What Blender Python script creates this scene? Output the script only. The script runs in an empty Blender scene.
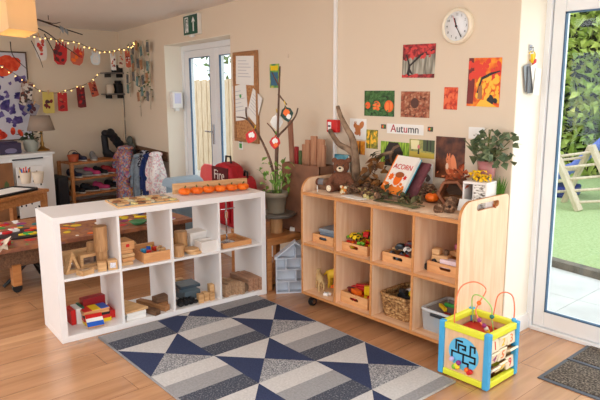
import bpy, bmesh, math, random
from mathutils import Vector, Matrix
from mathutils.geometry import tessellate_polygon
PI=math.pi
SC=bpy.context.scene; COL=SC.collection
rnd=random.Random(7)
# ---------------------------------------------------------------- materials
MATS={}
def lin(c):
    return tuple((x/12.92 if x<=.04045 else ((x+.055)/1.055)**2.4) for x in (v/255 for v in c))+(1,)
def newmat(name):
    m=bpy.data.materials.new(name); m.use_nodes=True
    nt=m.node_tree; b=nt.nodes['Principled BSDF']
    return m,nt,b
def pbr(name,c,rough=.55,metal=0,spec=.4,emit=None,es=0,var=0,vs=30,bump=0,trans=0,alpha=1):
    if name in MATS: return MATS[name]
    m,nt,b=newmat(name)
    b.inputs['Base Color'].default_value=lin(c); b.inputs['Roughness'].default_value=rough
    b.inputs['Metallic'].default_value=metal; b.inputs['Specular IOR Level'].default_value=spec
    if emit: b.inputs['Emission Color'].default_value=lin(emit); b.inputs['Emission Strength'].default_value=es
    if trans: b.inputs['Transmission Weight'].default_value=trans
    if alpha<1: b.inputs['Alpha'].default_value=alpha
    if var or bump:
        tc=nt.nodes.new('ShaderNodeTexCoord'); n=nt.nodes.new('ShaderNodeTexNoise'); n.inputs['Scale'].default_value=vs; n.inputs['Detail'].default_value=4
        nt.links.new(tc.outputs['Object'],n.inputs['Vector'])
        if var:
            r=nt.nodes.new('ShaderNodeValToRGB'); a=[max(0,v*(1-var)) for v in c]; z=[min(255,v*(1+var*.6)) for v in c]
            r.color_ramp.elements[0].position=.3; r.color_ramp.elements[1].position=.7
            r.color_ramp.elements[0].color=lin(a); r.color_ramp.elements[1].color=lin(z)
            nt.links.new(n.outputs['Fac'],r.inputs['Fac']); nt.links.new(r.outputs['Color'],b.inputs['Base Color'])
        if bump:
            bp=nt.nodes.new('ShaderNodeBump'); bp.inputs['Strength'].default_value=bump; bp.inputs['Distance'].default_value=.004
            nt.links.new(n.outputs['Fac'],bp.inputs['Height']); nt.links.new(bp.outputs['Normal'],b.inputs['Normal'])
    MATS[name]=m; return m
def wood(name,c1,c2,axis='x',scale=6,rough=.45,stretch=14,spec=.4):
    if name in MATS: return MATS[name]
    m,nt,b=newmat(name)
    tc=nt.nodes.new('ShaderNodeTexCoord'); mp=nt.nodes.new('ShaderNodeMapping'); n=nt.nodes.new('ShaderNodeTexNoise'); r=nt.nodes.new('ShaderNodeValToRGB')
    s=[stretch]*3; s['xyz'.index(axis)]=1
    mp.inputs['Scale'].default_value=s
    n.inputs['Scale'].default_value=scale; n.inputs['Detail'].default_value=5; n.inputs['Distortion'].default_value=.6
    r.color_ramp.elements[0].position=.32; r.color_ramp.elements[1].position=.68
    r.color_ramp.elements[0].color=lin(c1); r.color_ramp.elements[1].color=lin(c2)
    L=nt.links.new
    L(tc.outputs['Object'],mp.inputs['Vector']); L(mp.outputs['Vector'],n.inputs['Vector']); L(n.outputs['Fac'],r.inputs['Fac']); L(r.outputs['Color'],b.inputs['Base Color'])
    b.inputs['Roughness'].default_value=rough; b.inputs['Specular IOR Level'].default_value=spec
    MATS[name]=m; return m
def ramp(name,cols,scale=8,rough=.6,detail=3,dist=0,kind='noise',sv=(1,1,1),interp='LINEAR',lo=.3,hi=.7,spec=.3):
    """several colours spread by a noise / voronoi pattern"""
    if name in MATS: return MATS[name]
    m,nt,b=newmat(name)
    tc=nt.nodes.new('ShaderNodeTexCoord'); mp=nt.nodes.new('ShaderNodeMapping'); mp.inputs['Scale'].default_value=sv
    r=nt.nodes.new('ShaderNodeValToRGB'); r.color_ramp.interpolation=interp
    L=nt.links.new; L(tc.outputs['Object'],mp.inputs['Vector'])
    if kind=='noise':
        n=nt.nodes.new('ShaderNodeTexNoise'); n.inputs['Detail'].default_value=detail; n.inputs['Distortion'].default_value=dist; out=n.outputs['Fac']
    else:
        n=nt.nodes.new('ShaderNodeTexVoronoi'); sp=nt.nodes.new('ShaderNodeSeparateColor'); L(n.outputs['Color'],sp.inputs['Color']); out=sp.outputs['Red']; lo,hi=0,1
    n.inputs['Scale'].default_value=scale; L(mp.outputs['Vector'],n.inputs['Vector'])
    e=r.color_ramp.elements; k=len(cols)
    while len(e)<k: e.new(.5)
    for i,c in enumerate(cols):
        e[i].position=lo+(hi-lo)*i/(k-1 if interp=='LINEAR' else k); e[i].color=lin(c)
    L(out,r.inputs['Fac']); L(r.outputs['Color'],b.inputs['Base Color'])
    b.inputs['Roughness'].default_value=rough; b.inputs['Specular IOR Level'].default_value=spec
    MATS[name]=m; return m
def glass_mat(name='window_glass'):
    if name in MATS: return MATS[name]
    m=bpy.data.materials.new(name); m.use_nodes=True; nt=m.node_tree; nt.nodes.clear()
    o=nt.nodes.new('ShaderNodeOutputMaterial'); t=nt.nodes.new('ShaderNodeBsdfTransparent'); g=nt.nodes.new('ShaderNodeBsdfGlossy'); mx=nt.nodes.new('ShaderNodeMixShader'); f=nt.nodes.new('ShaderNodeValue')
    f.outputs[0].default_value=.015; g.inputs['Roughness'].default_value=.02
    t.inputs['Color'].default_value=(.93,.96,.97,1)
    L=nt.links.new; L(f.outputs[0],mx.inputs[0]); L(t.outputs[0],mx.inputs[1]); L(g.outputs[0],mx.inputs[2]); L(mx.outputs[0],o.inputs[0])
    MATS[name]=m; return m
def translucent(name,c,mix=.6):
    if name in MATS: return MATS[name]
    m=bpy.data.materials.new(name); m.use_nodes=True; nt=m.node_tree; nt.nodes.clear()
    o=nt.nodes.new('ShaderNodeOutputMaterial'); t=nt.nodes.new('ShaderNodeBsdfTranslucent'); d=nt.nodes.new('ShaderNodeBsdfDiffuse'); mx=nt.nodes.new('ShaderNodeMixShader')
    t.inputs['Color'].default_value=lin(c); d.inputs['Color'].default_value=lin(c); mx.inputs[0].default_value=mix
    L=nt.links.new; L(d.outputs[0],mx.inputs[1]); L(t.outputs[0],mx.inputs[2]); L(mx.outputs[0],o.inputs[0])
    MATS[name]=m; return m
def floor_mat():
    m,nt,b=newmat('laminate_floor'); L=nt.links.new
    tc=nt.nodes.new('ShaderNodeTexCoord'); mp=nt.nodes.new('ShaderNodeMapping'); mp.inputs['Rotation'].default_value=(0,0,PI/2)
    br=nt.nodes.new('ShaderNodeTexBrick'); br.offset=.37; br.inputs['Scale'].default_value=1
    br.inputs['Brick Width'].default_value=1.25; br.inputs['Row Height'].default_value=.19; br.inputs['Mortar Size'].default_value=.0012; br.inputs['Mortar Smooth'].default_value=0; br.inputs['Bias'].default_value=0
    br.inputs['Color1'].default_value=lin((180,131,92)); br.inputs['Color2'].default_value=lin((197,149,108)); br.inputs['Mortar'].default_value=lin((110,72,44))
    L(tc.outputs['Object'],mp.inputs['Vector']); L(mp.outputs['Vector'],br.inputs['Vector'])
    mp2=nt.nodes.new('ShaderNodeMapping'); mp2.inputs['Scale'].default_value=(9,.9,1); L(tc.outputs['Object'],mp2.inputs['Vector'])
    n=nt.nodes.new('ShaderNodeTexNoise'); n.inputs['Scale'].default_value=1.6; n.inputs['Detail'].default_value=6; n.inputs['Distortion'].default_value=.8; L(mp2.outputs['Vector'],n.inputs['Vector'])
    r=nt.nodes.new('ShaderNodeValToRGB'); r.color_ramp.elements[0].position=.3; r.color_ramp.elements[1].position=.7
    r.color_ramp.elements[0].color=(.76,.72,.68,1); r.color_ramp.elements[1].color=(1.12,1.12,1.12,1); L(n.outputs['Fac'],r.inputs['Fac'])
    mx=nt.nodes.new('ShaderNodeMixRGB'); mx.blend_type='MULTIPLY'; mx.inputs[0].default_value=1; L(br.outputs['Color'],mx.inputs[1]); L(r.outputs['Color'],mx.inputs[2])
    L(mx.outputs[0],b.inputs['Base Color']); b.inputs['Roughness'].default_value=.27; b.inputs['Specular IOR Level'].default_value=.6; b.inputs['Coat Weight'].default_value=.5; b.inputs['Coat Roughness'].default_value=.22; b.inputs['Coat IOR'].default_value=1.6
    return m
# ---------------------------------------------------------------- mesh builder
class MB:
    def __init__(s): s.v=[]; s.f=[]; s.m=[]; s.s=[]
    def add(s,vs,fs,m=0,sm=False,M=None):
        o=len(s.v)
        for p in vs: s.v.append(tuple(M@Vector(p)) if M else tuple(p))
        for f in fs: s.f.append(tuple(i+o for i in f)); s.m.append(m); s.s.append(sm)
        return s
    def box(s,c,d,m=0,rx=0,ry=0,rz=0):
        x,y,z=[k/2 for k in d]
        M=Matrix.Translation(c)@Matrix.Rotation(rz,4,'Z')@Matrix.Rotation(ry,4,'Y')@Matrix.Rotation(rx,4,'X')
        return s.add([(-x,-y,-z),(x,-y,-z),(x,y,-z),(-x,y,-z),(-x,-y,z),(x,-y,z),(x,y,z),(-x,y,z)],
            [(0,3,2,1),(4,5,6,7),(0,1,5,4),(1,2,6,5),(2,3,7,6),(3,0,4,7)],m,False,M)
    def bx(s,x0,x1,y0,y1,z0,z1,m=0): return s.box(((x0+x1)/2,(y0+y1)/2,(z0+z1)/2),(x1-x0,y1-y0,z1-z0),m)
    def lathe(s,prof,seg=20,c=(0,0,0),m=0,M=None,sm=True,cap=True):
        vs=[];fs=[];n=len(prof)
        for r,z in prof:
            for k in range(seg): a=2*PI*k/seg; vs.append((r*math.cos(a),r*math.sin(a),z))
        for i in range(n-1):
            for k in range(seg):
                k2=(k+1)%seg; fs.append((i*seg+k,i*seg+k2,(i+1)*seg+k2,(i+1)*seg+k))
        T=Matrix.Translation(c)@(M if M else Matrix())
        s.add(vs,fs,m,sm,T)
        if cap:
            if prof[0][0]>1e-5: s.add(vs[:seg],[tuple(reversed(range(seg)))],m,False,T)
            if prof[-1][0]>1e-5: s.add(vs[-seg:],[tuple(range(seg))],m,False,T)
        return s
    def cyl(s,c,r,h,seg=20,m=0,axis='z',r2=None,M=None):
        R={'z':Matrix(),'x':Matrix.Rotation(PI/2,4,'Y'),'y':Matrix.Rotation(-PI/2,4,'X')}[axis]
        return s.lathe([(r,0),(r if r2 is None else r2,h)],seg,c,m,(M@R if M else R))
    def sph(s,c,r,seg=14,rings=8,m=0,M=None):
        if not hasattr(r,'__len__'): r=(r,r,r)
        vs=[(0,0,-r[2])];fs=[]
        for i in range(1,rings):
            t=PI*i/rings-PI/2
            for k in range(seg): a=2*PI*k/seg; vs.append((r[0]*math.cos(t)*math.cos(a),r[1]*math.cos(t)*math.sin(a),r[2]*math.sin(t)))
        vs.append((0,0,r[2])); e=len(vs)-1
        for k in range(seg):
            k2=(k+1)%seg; fs.append((0,1+k2,1+k)); fs.append((e,e-seg+k,e-seg+k2))
            for i in range(rings-2): a=1+i*seg; fs.append((a+k,a+k2,a+seg+k2,a+seg+k))
        return s.add(vs,fs,m,True,Matrix.Translation(c)@(M if M else Matrix()))
    def tube(s,pts,r,seg=8,m=0):
        pts=[Vector(p) for p in pts]; n=len(pts); R=r if hasattr(r,'__len__') else [r]*n
        vs=[];fs=[]; up=Vector((0,0,1))
        for i,p in enumerate(pts):
            d=(pts[min(i+1,n-1)]-pts[max(i-1,0)]).normalized()
            a=d.cross(up)
            if a.length<.05: a=d.cross(Vector((1,0,0)))
            a.normalize(); b=d.cross(a)
            for k in range(seg): t=2*PI*k/seg; vs.append(p+(a*math.cos(t)+b*math.sin(t))*R[i])
        for i in range(n-1):
            for k in range(seg): k2=(k+1)%seg; fs.append((i*seg+k,i*seg+k2,(i+1)*seg+k2,(i+1)*seg+k))
        fs.append(tuple(reversed(range(seg)))); fs.append(tuple(range((n-1)*seg,n*seg)))
        return s.add(vs,fs,m,True)
    def prism(s,poly,t0,t1,plane='xz',m=0,holes=(),M=None):
        f={'xy':lambda a,b,t:(a,b,t),'xz':lambda a,b,t:(a,t,b),'yz':lambda a,b,t:(t,a,b)}[plane]
        loops=[list(poly)]+[list(h) for h in holes]; flat=[p for l in loops for p in l]; n=len(flat)
        vs=[f(a,b,t0) for a,b in flat]+[f(a,b,t1) for a,b in flat]
        if holes: tris=[tuple(t) for t in tessellate_polygon([[Vector((a,b,0)) for a,b in l] for l in loops])]
        else: tris=[tuple(range(n))]
        fs=[tuple(reversed(t)) for t in tris]+[tuple(i+n for i in t) for t in tris]; o=0
        for l in loops:
            k=len(l)
            for i in range(k): j=(i+1)%k; fs.append((o+i,o+j,o+j+n,o+i+n))
            o+=k
        return s.add(vs,fs,m,False,M)
    def leaf(s,c,l,w,m=0,R=None,bend=.25):
        """one bent leaf blade: six corners"""
        if R is None: R=Matrix.Rotation(rnd.uniform(0,2*PI),4,'Z')@Matrix.Rotation(rnd.uniform(-1.2,1.2),4,'Y')@Matrix.Rotation(rnd.uniform(-1,1),4,'X')
        h=l*bend
        return s.add([(0,0,0),(l*.4,w/2,h*.3),(l,0,-h),(l*.4,-w/2,h*.3),(l*.45,0,0)],[(0,4,1),(1,4,2),(2,4,3),(3,4,0)],m,True,Matrix.Translation(c)@R)
    def build(s,name,mats,parent=None,bevel=0,loc=None,rz=0,solid=0,fix=True,seg=2):
        me=bpy.data.meshes.new(name); me.from_pydata(s.v,[],s.f)
        if not hasattr(mats,'__len__'): mats=[mats]
        for x in mats: me.materials.append(x)
        me.polygons.foreach_set('material_index',[min(i,len(mats)-1) for i in s.m]); me.polygons.foreach_set('use_smooth',s.s)
        if fix:
            b=bmesh.new(); b.from_mesh(me); bmesh.ops.recalc_face_normals(b,faces=b.faces); b.to_mesh(me); b.free()
        me.update()
        o=bpy.data.objects.new(name,me); COL.objects.link(o)
        if parent: o.parent=parent
        if loc is not None: o.location=loc
        o.rotation_euler=(0,0,rz)
        if solid: q=o.modifiers.new('s','SOLIDIFY'); q.thickness=solid; q.offset=0
        if bevel: q=o.modifiers.new('b','BEVEL'); q.width=bevel; q.segments=seg; q.limit_method='ANGLE'; q.angle_limit=.7
        return o
def tag(o,label=None,cat=None,group=None,kind=None):
    if label: o['label']=label
    if cat: o['category']=cat
    if group: o['group']=group
    if kind: o['kind']=kind
    return o
def struct(m,name,mat,loc=None,rz=0,parent=None,bevel=0):
    o=m.build(name,mat,parent,bevel,loc,rz)
    if not parent: o['kind']='structure'
    return o
FR={'W':((0,0),0),'A':((0,3.17),0),'B':((-3.2,3.18),math.radians(-7.81)),'C':((-8.276,3.876),math.radians(98)),'K':((-3.474,1.164),math.atan2(.997,.078))}
def at(fr,r,d,z=0):
    (x,y),a=FR[fr]; return Vector((x+r*math.cos(a)-d*math.sin(a),y+r*math.sin(a)+d*math.cos(a),z))
def T(name,label,cat,fr='W',r=0,d=0,z=0,rz=0,group=None):
    o=bpy.data.objects.new(name,None); COL.objects.link(o); o.empty_display_size=.05
    o.location=at(fr,r,d,z); o.rotation_euler=(0,0,FR[fr][1]+rz); return tag(o,label,cat,group)
def one(m,name,mats,label,cat,fr='W',r=0,d=0,z=0,rz=0,group=None,bevel=0,solid=0,kind=None):
    o=m.build(name,mats,None,bevel,at(fr,r,d,z),FR[fr][1]+rz,solid); return tag(o,label,cat,group,kind)
def copy_tree(o,parent=None):
    c=o.copy(); COL.objects.link(c)
    if parent: c.parent=parent
    for ch in o.children: copy_tree(ch,c)
    return c
def blob(name,balls,mat,parent=None,vox=.006,loc=None,rz=0,smooth=4):
    """one continuous body from overlapping ellipsoids (voxel remesh)"""
    m=MB()
    for c,r in balls: m.sph(c,r,16,10)
    o=m.build(name,mat,parent,0,loc,rz)
    q=o.modifiers.new('r','REMESH'); q.mode='VOXEL'; q.voxel_size=vox; q.use_smooth_shade=True
    q=o.modifiers.new('s','SMOOTH'); q.iterations=smooth; q.factor=.5
    return o
def text_mesh(name,body,size,mats,parent=None,loc=(0,0,0),rot=(PI/2,0,0),idx=None,ext=.0008,align='CENTER',label=None):
    cu=bpy.data.curves.new(name,'FONT'); cu.body=body; cu.size=size; cu.extrude=ext; cu.align_x=align; cu.align_y='CENTER'; cu.resolution_u=4
    if not hasattr(mats,'__len__'): mats=[mats]
    for x in mats: cu.materials.append(x)
    if idx:
        for i,k in enumerate(idx): cu.body_format[i].material_index=k
    t=bpy.data.objects.new(name,cu); COL.objects.link(t); bpy.context.view_layer.update()
    me=bpy.data.meshes.new_from_object(t.evaluated_get(bpy.context.evaluated_depsgraph_get()))
    bpy.data.objects.remove(t); o=bpy.data.objects.new(name,me); COL.objects.link(o)
    if not me.materials:
        for x in mats: me.materials.append(x)
    o.parent=parent; o.location=loc; o.rotation_euler=rot
    if label: o['label']=label
    return o
def star(n,r1,r2,c=(0,0),a0=PI/2):
    return [(c[0]+(r1 if k%2==0 else r2)*math.cos(a0+PI*k/n),c[1]+(r1 if k%2==0 else r2)*math.sin(a0+PI*k/n)) for k in range(2*n)]
def ell(cx,cy,a,b,n=18,rot=0):
    return [(cx+a*math.cos(2*PI*k/n)*math.cos(rot)-b*math.sin(2*PI*k/n)*math.sin(rot),cy+a*math.cos(2*PI*k/n)*math.sin(rot)+b*math.sin(2*PI*k/n)*math.cos(rot)) for k in range(n)]
# common materials
WHITE=pbr('white_paint',(238,236,232),.4); SHELFW=pbr('white_laminate',(236,234,233),.35); UPVC=pbr('white_upvc',(236,238,240),.3)
BIRCH=wood('birch_ply',(224,178,138),(238,200,162),'x',3,.4,10); BIRCHV=wood('birch_ply_upright',(226,184,146),(240,208,176),'z',3,.4,10)
OAKEDGE=wood('beech_edge',(190,126,72),(206,144,88),'x',5,.4,8)
BLOCK=wood('block_wood',(196,150,100),(224,182,132),'x',9,.5,8); BLOCKV=wood('block_wood_upright',(176,128,84),(206,160,110),'z',9,.5,8)
TRAYW=wood('tray_wood',(204,144,92),(224,168,114),'x',7,.45,9)
DARKW=wood('dark_wood',(88,62,44),(124,90,64),'x',9,.6,8); MIDW=wood('mid_wood',(146,100,62),(178,128,84),'x',9,.55,8); BARK=wood('bark',(84,64,50),(136,108,84),'z',24,.8,3)
BLACK=pbr('black_plastic',(28,28,30),.4); GREYM=pbr('brushed_metal',(190,190,195),.25,1); STEEL=pbr('chrome',(220,222,228),.12,1)
RED=pbr('red_paint',(205,32,30),.4); YEL=pbr('yellow_paint',(240,205,30),.4); BLU=pbr('blue_paint',(30,90,190),.4); GRN=pbr('green_paint',(60,160,70),.4); ORA=pbr('orange_paint',(238,110,25),.45)
PAPER=pbr('white_paper',(240,238,232),.7); KRAFT=pbr('kraft_paper',(190,150,114),.8,var=.12,vs=12); PINK=pbr('pink_paint',(225,120,150),.5)
PURP=pbr('purple_paint',(150,50,120),.4); SKYB=pbr('sky_blue_paint',(70,165,215),.4); LIME=pbr('lime_yellow',(222,225,60),.45)
# ================================================================ setting
W=pbr('wall_paint',(225,208,185),.85,spec=.2,bump=.05,vs=60); REV=pbr('reveal_paint',(240,232,216),.8,spec=.2); CEIL=pbr('ceiling_paint',(240,236,232),.9,spec=.1)
FP=[(-10.5,-3),(2.9,-3),(2.9,3.5),(-3.2,3.5),(-3.2,3.42),(-8.6,4.15),(-10.5,4.4)]
m=MB(); m.prism(FP,-.05,0,'xy'); struct(m,'floor',floor_mat())
m=MB(); m.prism(FP,2.3,2.42,'xy'); struct(m,'ceiling',CEIL)
m=MB(); m.bx(-3.2,-1.76,0,.34,0,2.3,0); m.bx(-1.76,2.9,0,.34,2.1,2.3,0); m.bx(1.25,2.9,0,.34,0,2.1); struct(m,'wall_far',W,(0,3.17,0))
m=MB(); m.bx(-1.673,.0,0,.25,0,2.3); m.bx(-3.382,-1.673,0,.25,2.012,2.3); m.bx(-5.4,-3.382,0,.25,0,2.3)
struct(m,'wall_back',W,at('B',0,0),FR['B'][1])
m=MB(); m.bx(-8,.25,0,.2,0,2.3); struct(m,'wall_left',W,at('C',0,0),FR['C'][1])
def windowed(L,n,w,z0,z1,th):   # wall along local x with n window openings
    m=MB(); g=(L-n*w)/(n+1); m.bx(0,L,0,th,0,z0); m.bx(0,L,0,th,z1,2.3)
    for k in range(n+1): x=k*(w+g); m.bx(x,x+g,0,th,z0,z1)
    return m,g
m,g1=windowed(12.5,4,2.2,.5,2.1,.2); struct(m,'wall_near',W,(2.8,-2.8,0),PI)
m,g2=windowed(6.0,2,2.3,.4,2.1,.2); struct(m,'wall_right',W,(2.7,3.2,0),-PI/2)
# reveal linings (cream) of the two door recesses
m=MB(); m.bx(-1.765,-1.757,.004,.335,0,2.1); m.bx(-1.76,1.25,.004,.335,2.094,2.1); struct(m,'trim_2',REV,(0,3.17,0))
m=MB(); m.bx(-3.384,-3.376,.003,.25,0,2.01); m.bx(-1.68,-1.672,.003,.25,0,2.01); m.bx(-3.38,-1.675,.003,.25,2.004,2.013); struct(m,'trim_3',REV,at('B',0,0),FR['B'][1])
# white cable trunking in the corner of the far wall
m=MB(); m.bx(-3.197,-3.171,-.022,.0,.3,2.3); struct(m,'trim_1',WHITE,(0,3.17,0),bevel=.003)
# baseboards
def skirt(name,L,loc,rz):
    m=MB(); m.prism([(0,0),(-.016,0),(-.016,.08),(-.008,.098),(0,.1)],0,L,'yz',0); return struct(m,name,WHITE,loc,rz)
skirt('baseboard_far',1.44,(-3.2,3.17,0),0); skirt('baseboard_back',1.66,at('B',-1.66,0),FR['B'][1]); skirt('baseboard_left',7.9,at('C',-7.9,0),FR['C'][1])
m=MB(); m.bx(0,.016,0,.3,0,.1); struct(m,'baseboard_reveal',WHITE,(-1.757,3.185,0))
# ---- glazed doors
def door_leaf(root,x0,x1,z0,z1,st,bot,top,y,handle=None):
    f=MB(); f.bx(x0,x0+st,y-.03,y+.03,z0,z1); f.bx(x1-st,x1,y-.03,y+.03,z0,z1); f.bx(x0+st,x1-st,y-.03,y+.03,z0,z0+bot); f.bx(x0+st,x1-st,y-.03,y+.03,z1-top,z1)
    o=f.build('door_leaf',UPVC,root,.005)
    g=MB(); g.bx(x0+st-.002,x1-st+.002,y-.004,y+.004,z0+bot-.002,z1-top+.002); g.build('glass_pane',glass_mat(),o)
    k=MB(); GA=pbr('blue_grey_gasket',(70,100,130),.5); a,b,c,d=x0+st,x1-st,z0+bot,z1-top
    k.bx(a,a+.008,y-.032,y-.01,c,d); k.bx(b-.008,b,y-.032,y-.01,c,d); k.bx(a,b,y-.032,y-.01,c,c+.008); k.bx(a,b,y-.032,y-.01,d-.008,d); k.build('gasket',GA,o)
    if handle:
        hx,hz=handle; h=MB(); h.bx(hx-.014,hx+.014,y-.045,y-.03,hz-.11,hz+.11); h.tube([(hx,y-.04,hz+.03),(hx,y-.085,hz+.03),(hx-.12,y-.085,hz+.03)],.009); h.build('door_handle',GREYM,o,.003)
d2=T('door_2','white framed glazed patio door overlooking the lawn','door','W',0,3.5); d2['kind']='structure'
f=MB(); f.bx(-1.76,-1.725,-.045,.045,0,2.07); f.bx(-1.725,1.25,-.045,.045,2.02,2.09); f.bx(1.21,1.25,-.045,.045,0,2.05); f.bx(-1.725,1.21,-.05,.06,0,.025); f.build('door_frame',UPVC,d2,.004)
door_leaf(d2,-1.72,-.27,.028,2.018,.07,.1,.1,0); door_leaf(d2,-.262,1.205,.028,2.018,.07,.1,.1,0,(-.22,1.0))
d1=T('door_1','white framed double glazed doors in the recess','door','B',0,.25); d1['kind']='structure'
f=MB(); f.bx(-3.376,-3.31,-.04,.05,0,2.0); f.bx(-1.74,-1.68,-.04,.05,0,2.0); f.bx(-3.31,-1.74,-.04,.05,1.94,2.004); f.bx(-3.31,-1.74,-.04,.05,0,.03); f.build('door_frame',UPVC,d1,.004)
door_leaf(d1,-3.305,-2.475,.032,1.938,.135,.12,.08,0,(-2.54,1.0)); door_leaf(d1,-2.47,-1.745,.032,1.938,.1,.12,.08,0)
# windows behind the viewer
for k in range(4):
    x0=2.8-(g1+k*(2.2+g1)); o=T('window_%d'%(k+1),'white framed window in the near wall','window','W',0,-2.9); o['kind']='structure'
    f=MB(); a,b=x0-2.2,x0; f.bx(a,a+.06,-.03,.03,.5,2.1); f.bx(b-.06,b,-.03,.03,.5,2.1); f.bx(a,b,-.03,.03,.5,.56); f.bx(a,b,-.03,.03,2.04,2.1); f.bx((a+b)/2-.03,(a+b)/2+.03,-.03,.03,.56,2.04); f.build('window_frame',UPVC,o)
    g=MB(); g.bx(a+.05,b-.05,-.003,.003,.55,2.05); g.build('glass_pane',glass_mat(),o)
for k in range(2):
    y0=3.2-(g2+k*(2.3+g2)); o=T('window_%d'%(k+5),'white framed window in the right wall','window','W',2.8,0); o['kind']='structure'
    f=MB(); a,b=y0-2.3,y0; f.bx(-.03,.03,a,a+.06,.4,2.1); f.bx(-.03,.03,b-.06,b,.4,2.1); f.bx(-.03,.03,a,b,.4,.46); f.bx(-.03,.03,a,b,2.04,2.1); f.bx(-.03,.03,(a+b)/2-.03,(a+b)/2+.03,.46,2.04); f.build('window_frame',UPVC,o)
    g=MB(); g.bx(-.003,.003,a+.05,b-.05,.45,2.05); g.build('glass_pane',glass_mat(),o)
# ---- outside
PAV=ramp('paving_slabs',[(206,206,204),(226,226,224)],3,.8)
m=MB()
for i in range(-6,4):
    for j in range(2): m.bx(i*.9-.0,i*.9+.896,3.56+j*.75,3.56+j*.75+.746,-.09,-.04)
o=struct(m,'patio_paving',PAV)
m=MB(); m.bx(-14,6,3.5,16,-.2,-.095); struct(m,'ground_outside',pbr('pale_concrete',(205,203,198),.9,var=.06,vs=3))
m=MB(); m.prism([(-6.5,5.62),(-6.5,5.71),(6,3.58),(6,3.49)] if 0 else [(-4,5.26),(-4,5.36),(6,3.66),(6,3.56)],-.15,.02,'xy'); struct(m,'trim_4',pbr('grey_edging_board',(120,112,102),.8,var=.2,vs=8))
m=MB(); m.prism([(-9,6.2),(-4,5.36),(6,3.66),(6,12),(-9,14)],-.14,-.005,'xy'); o=m.build('lawn',ramp('artificial_grass',[(156,178,122),(172,194,138),(186,204,152)],40,.9)); tag(o,'pale green artificial lawn beyond the patio paving','lawn',kind='stuff')
LEAFY=ramp('hedge_leaves',[(110,140,64),(160,186,88),(196,208,108),(232,218,130)],1.6,.6,5)
LEAF2=ramp('tree_leaves',[(70,92,58),(110,132,84),(150,160,110)],2.2,.6,4)
def foliage(n,fn,l,mat,name,parent):
    m=MB()
    for _ in range(n): c=fn(); m.leaf(c,l*rnd.uniform(.6,1.3),l*.6)
    return m.build(name,mat,parent,fix=False)
h=T('hedge','tall bushy yellow-green hedge seen through the patio door','hedge','W',-4.3,10.9,-.05)
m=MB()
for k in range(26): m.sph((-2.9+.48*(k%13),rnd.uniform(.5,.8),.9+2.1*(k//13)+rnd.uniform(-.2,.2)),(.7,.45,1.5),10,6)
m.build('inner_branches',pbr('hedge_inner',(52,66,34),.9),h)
def fh():
    x=rnd.uniform(-3.2,3.2); z=rnd.uniform(0,4.6); y=-.2+.3*math.sin(x*2.3+z*1.7)*math.cos(z*1.1)+rnd.uniform(-.3,.2); return (x,y,z)
foliage(9500,fh,.19,LEAFY,'foliage',h)
# climbing triangle and slide on the lawn
PALEW=wood('pale_timber',(206,186,160),(228,212,190),'z',6,.6,6)
t=T('climbing_frame','pale timber climbing triangle with rungs on the lawn','climbing frame','W',-3.2,7.45,-.005,math.radians(12))
def slat(name,p,q,w,th,par):   # board from p to q
    p=Vector(p); q=Vector(q); d=q-p; o=MB().box((0,0,0),(w,th,d.length)).build(name,PALEW,par,.008); o.location=(p+q)/2; o.rotation_euler=d.to_track_quat('Z','Y').to_euler(); return o
for x in (-.02,):
    pass
slat('side_rail',(-.33,0,.72),(.02,-.06,0),.13,.06,t); slat('side_rail',(.02,.36,.78),(.42,.3,0),.13,.06,t); slat('side_rail',(-.33,.0,.72),(-.62,.12,0),.1,.05,t); slat('side_rail',(.02,.36,.78),(-.28,.46,0),.1,.05,t)
for k in range(5):
    a=.1+.19*k; m=MB(); m.tube([(-.33+.35*a,-.06*a,.72-.72*a),(.02+.4*a,.36-.06*a,.78-.78*a)],.018); m.build('rung',PALEW,t)
for k in range(4):
    a=.2+.2*k; m=MB(); m.tube([(-.33-.29*a,.12*a,.72-.72*a),(.02-.3*a,.36+.1*a,.78-.78*a)],.018); m.build('rung',PALEW,t)
BSL=pbr('blue_slide_plastic',(112,132,220),.35); BSD=pbr('deep_blue_plastic',(40,58,140),.4)
s=T('slide','blue plastic slide behind the climbing triangle','slide','W',-3.72,8.35,-.005,math.radians(14))
P=[(-.5,.16),(-.3,.2),(0,.34),(.35,.72),(.7,1.2),(.9,1.45),(1.15,1.5)]
m=MB(); n=len(P)
m.add([(x,y,z) for x,z in P for y in (-.2,.2)],[(2*i,2*i+1,2*i+3,2*i+2) for i in range(n-1)],0,True); m.build('chute',BSL,s,solid=.03)
for y in (-.2,.2):
    m=MB(); m.add([(x,y,z+dz) for x,z in P for dz in (-.03,.13)],[(2*i,2*i+1,2*i+3,2*i+2) for i in range(n-1)],0,True); m.build('side_wall',BSL,s,solid=.04)
m=MB(); m.bx(-.62,.1,-.26,.26,0,.15); m.build('foot_block',BSD,s,.03)
for y in (-.18,.18): m=MB(); m.tube([(1.1,y,0),(1.1,y,1.5)],.04); m.build('support_post',BSD,s)
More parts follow.
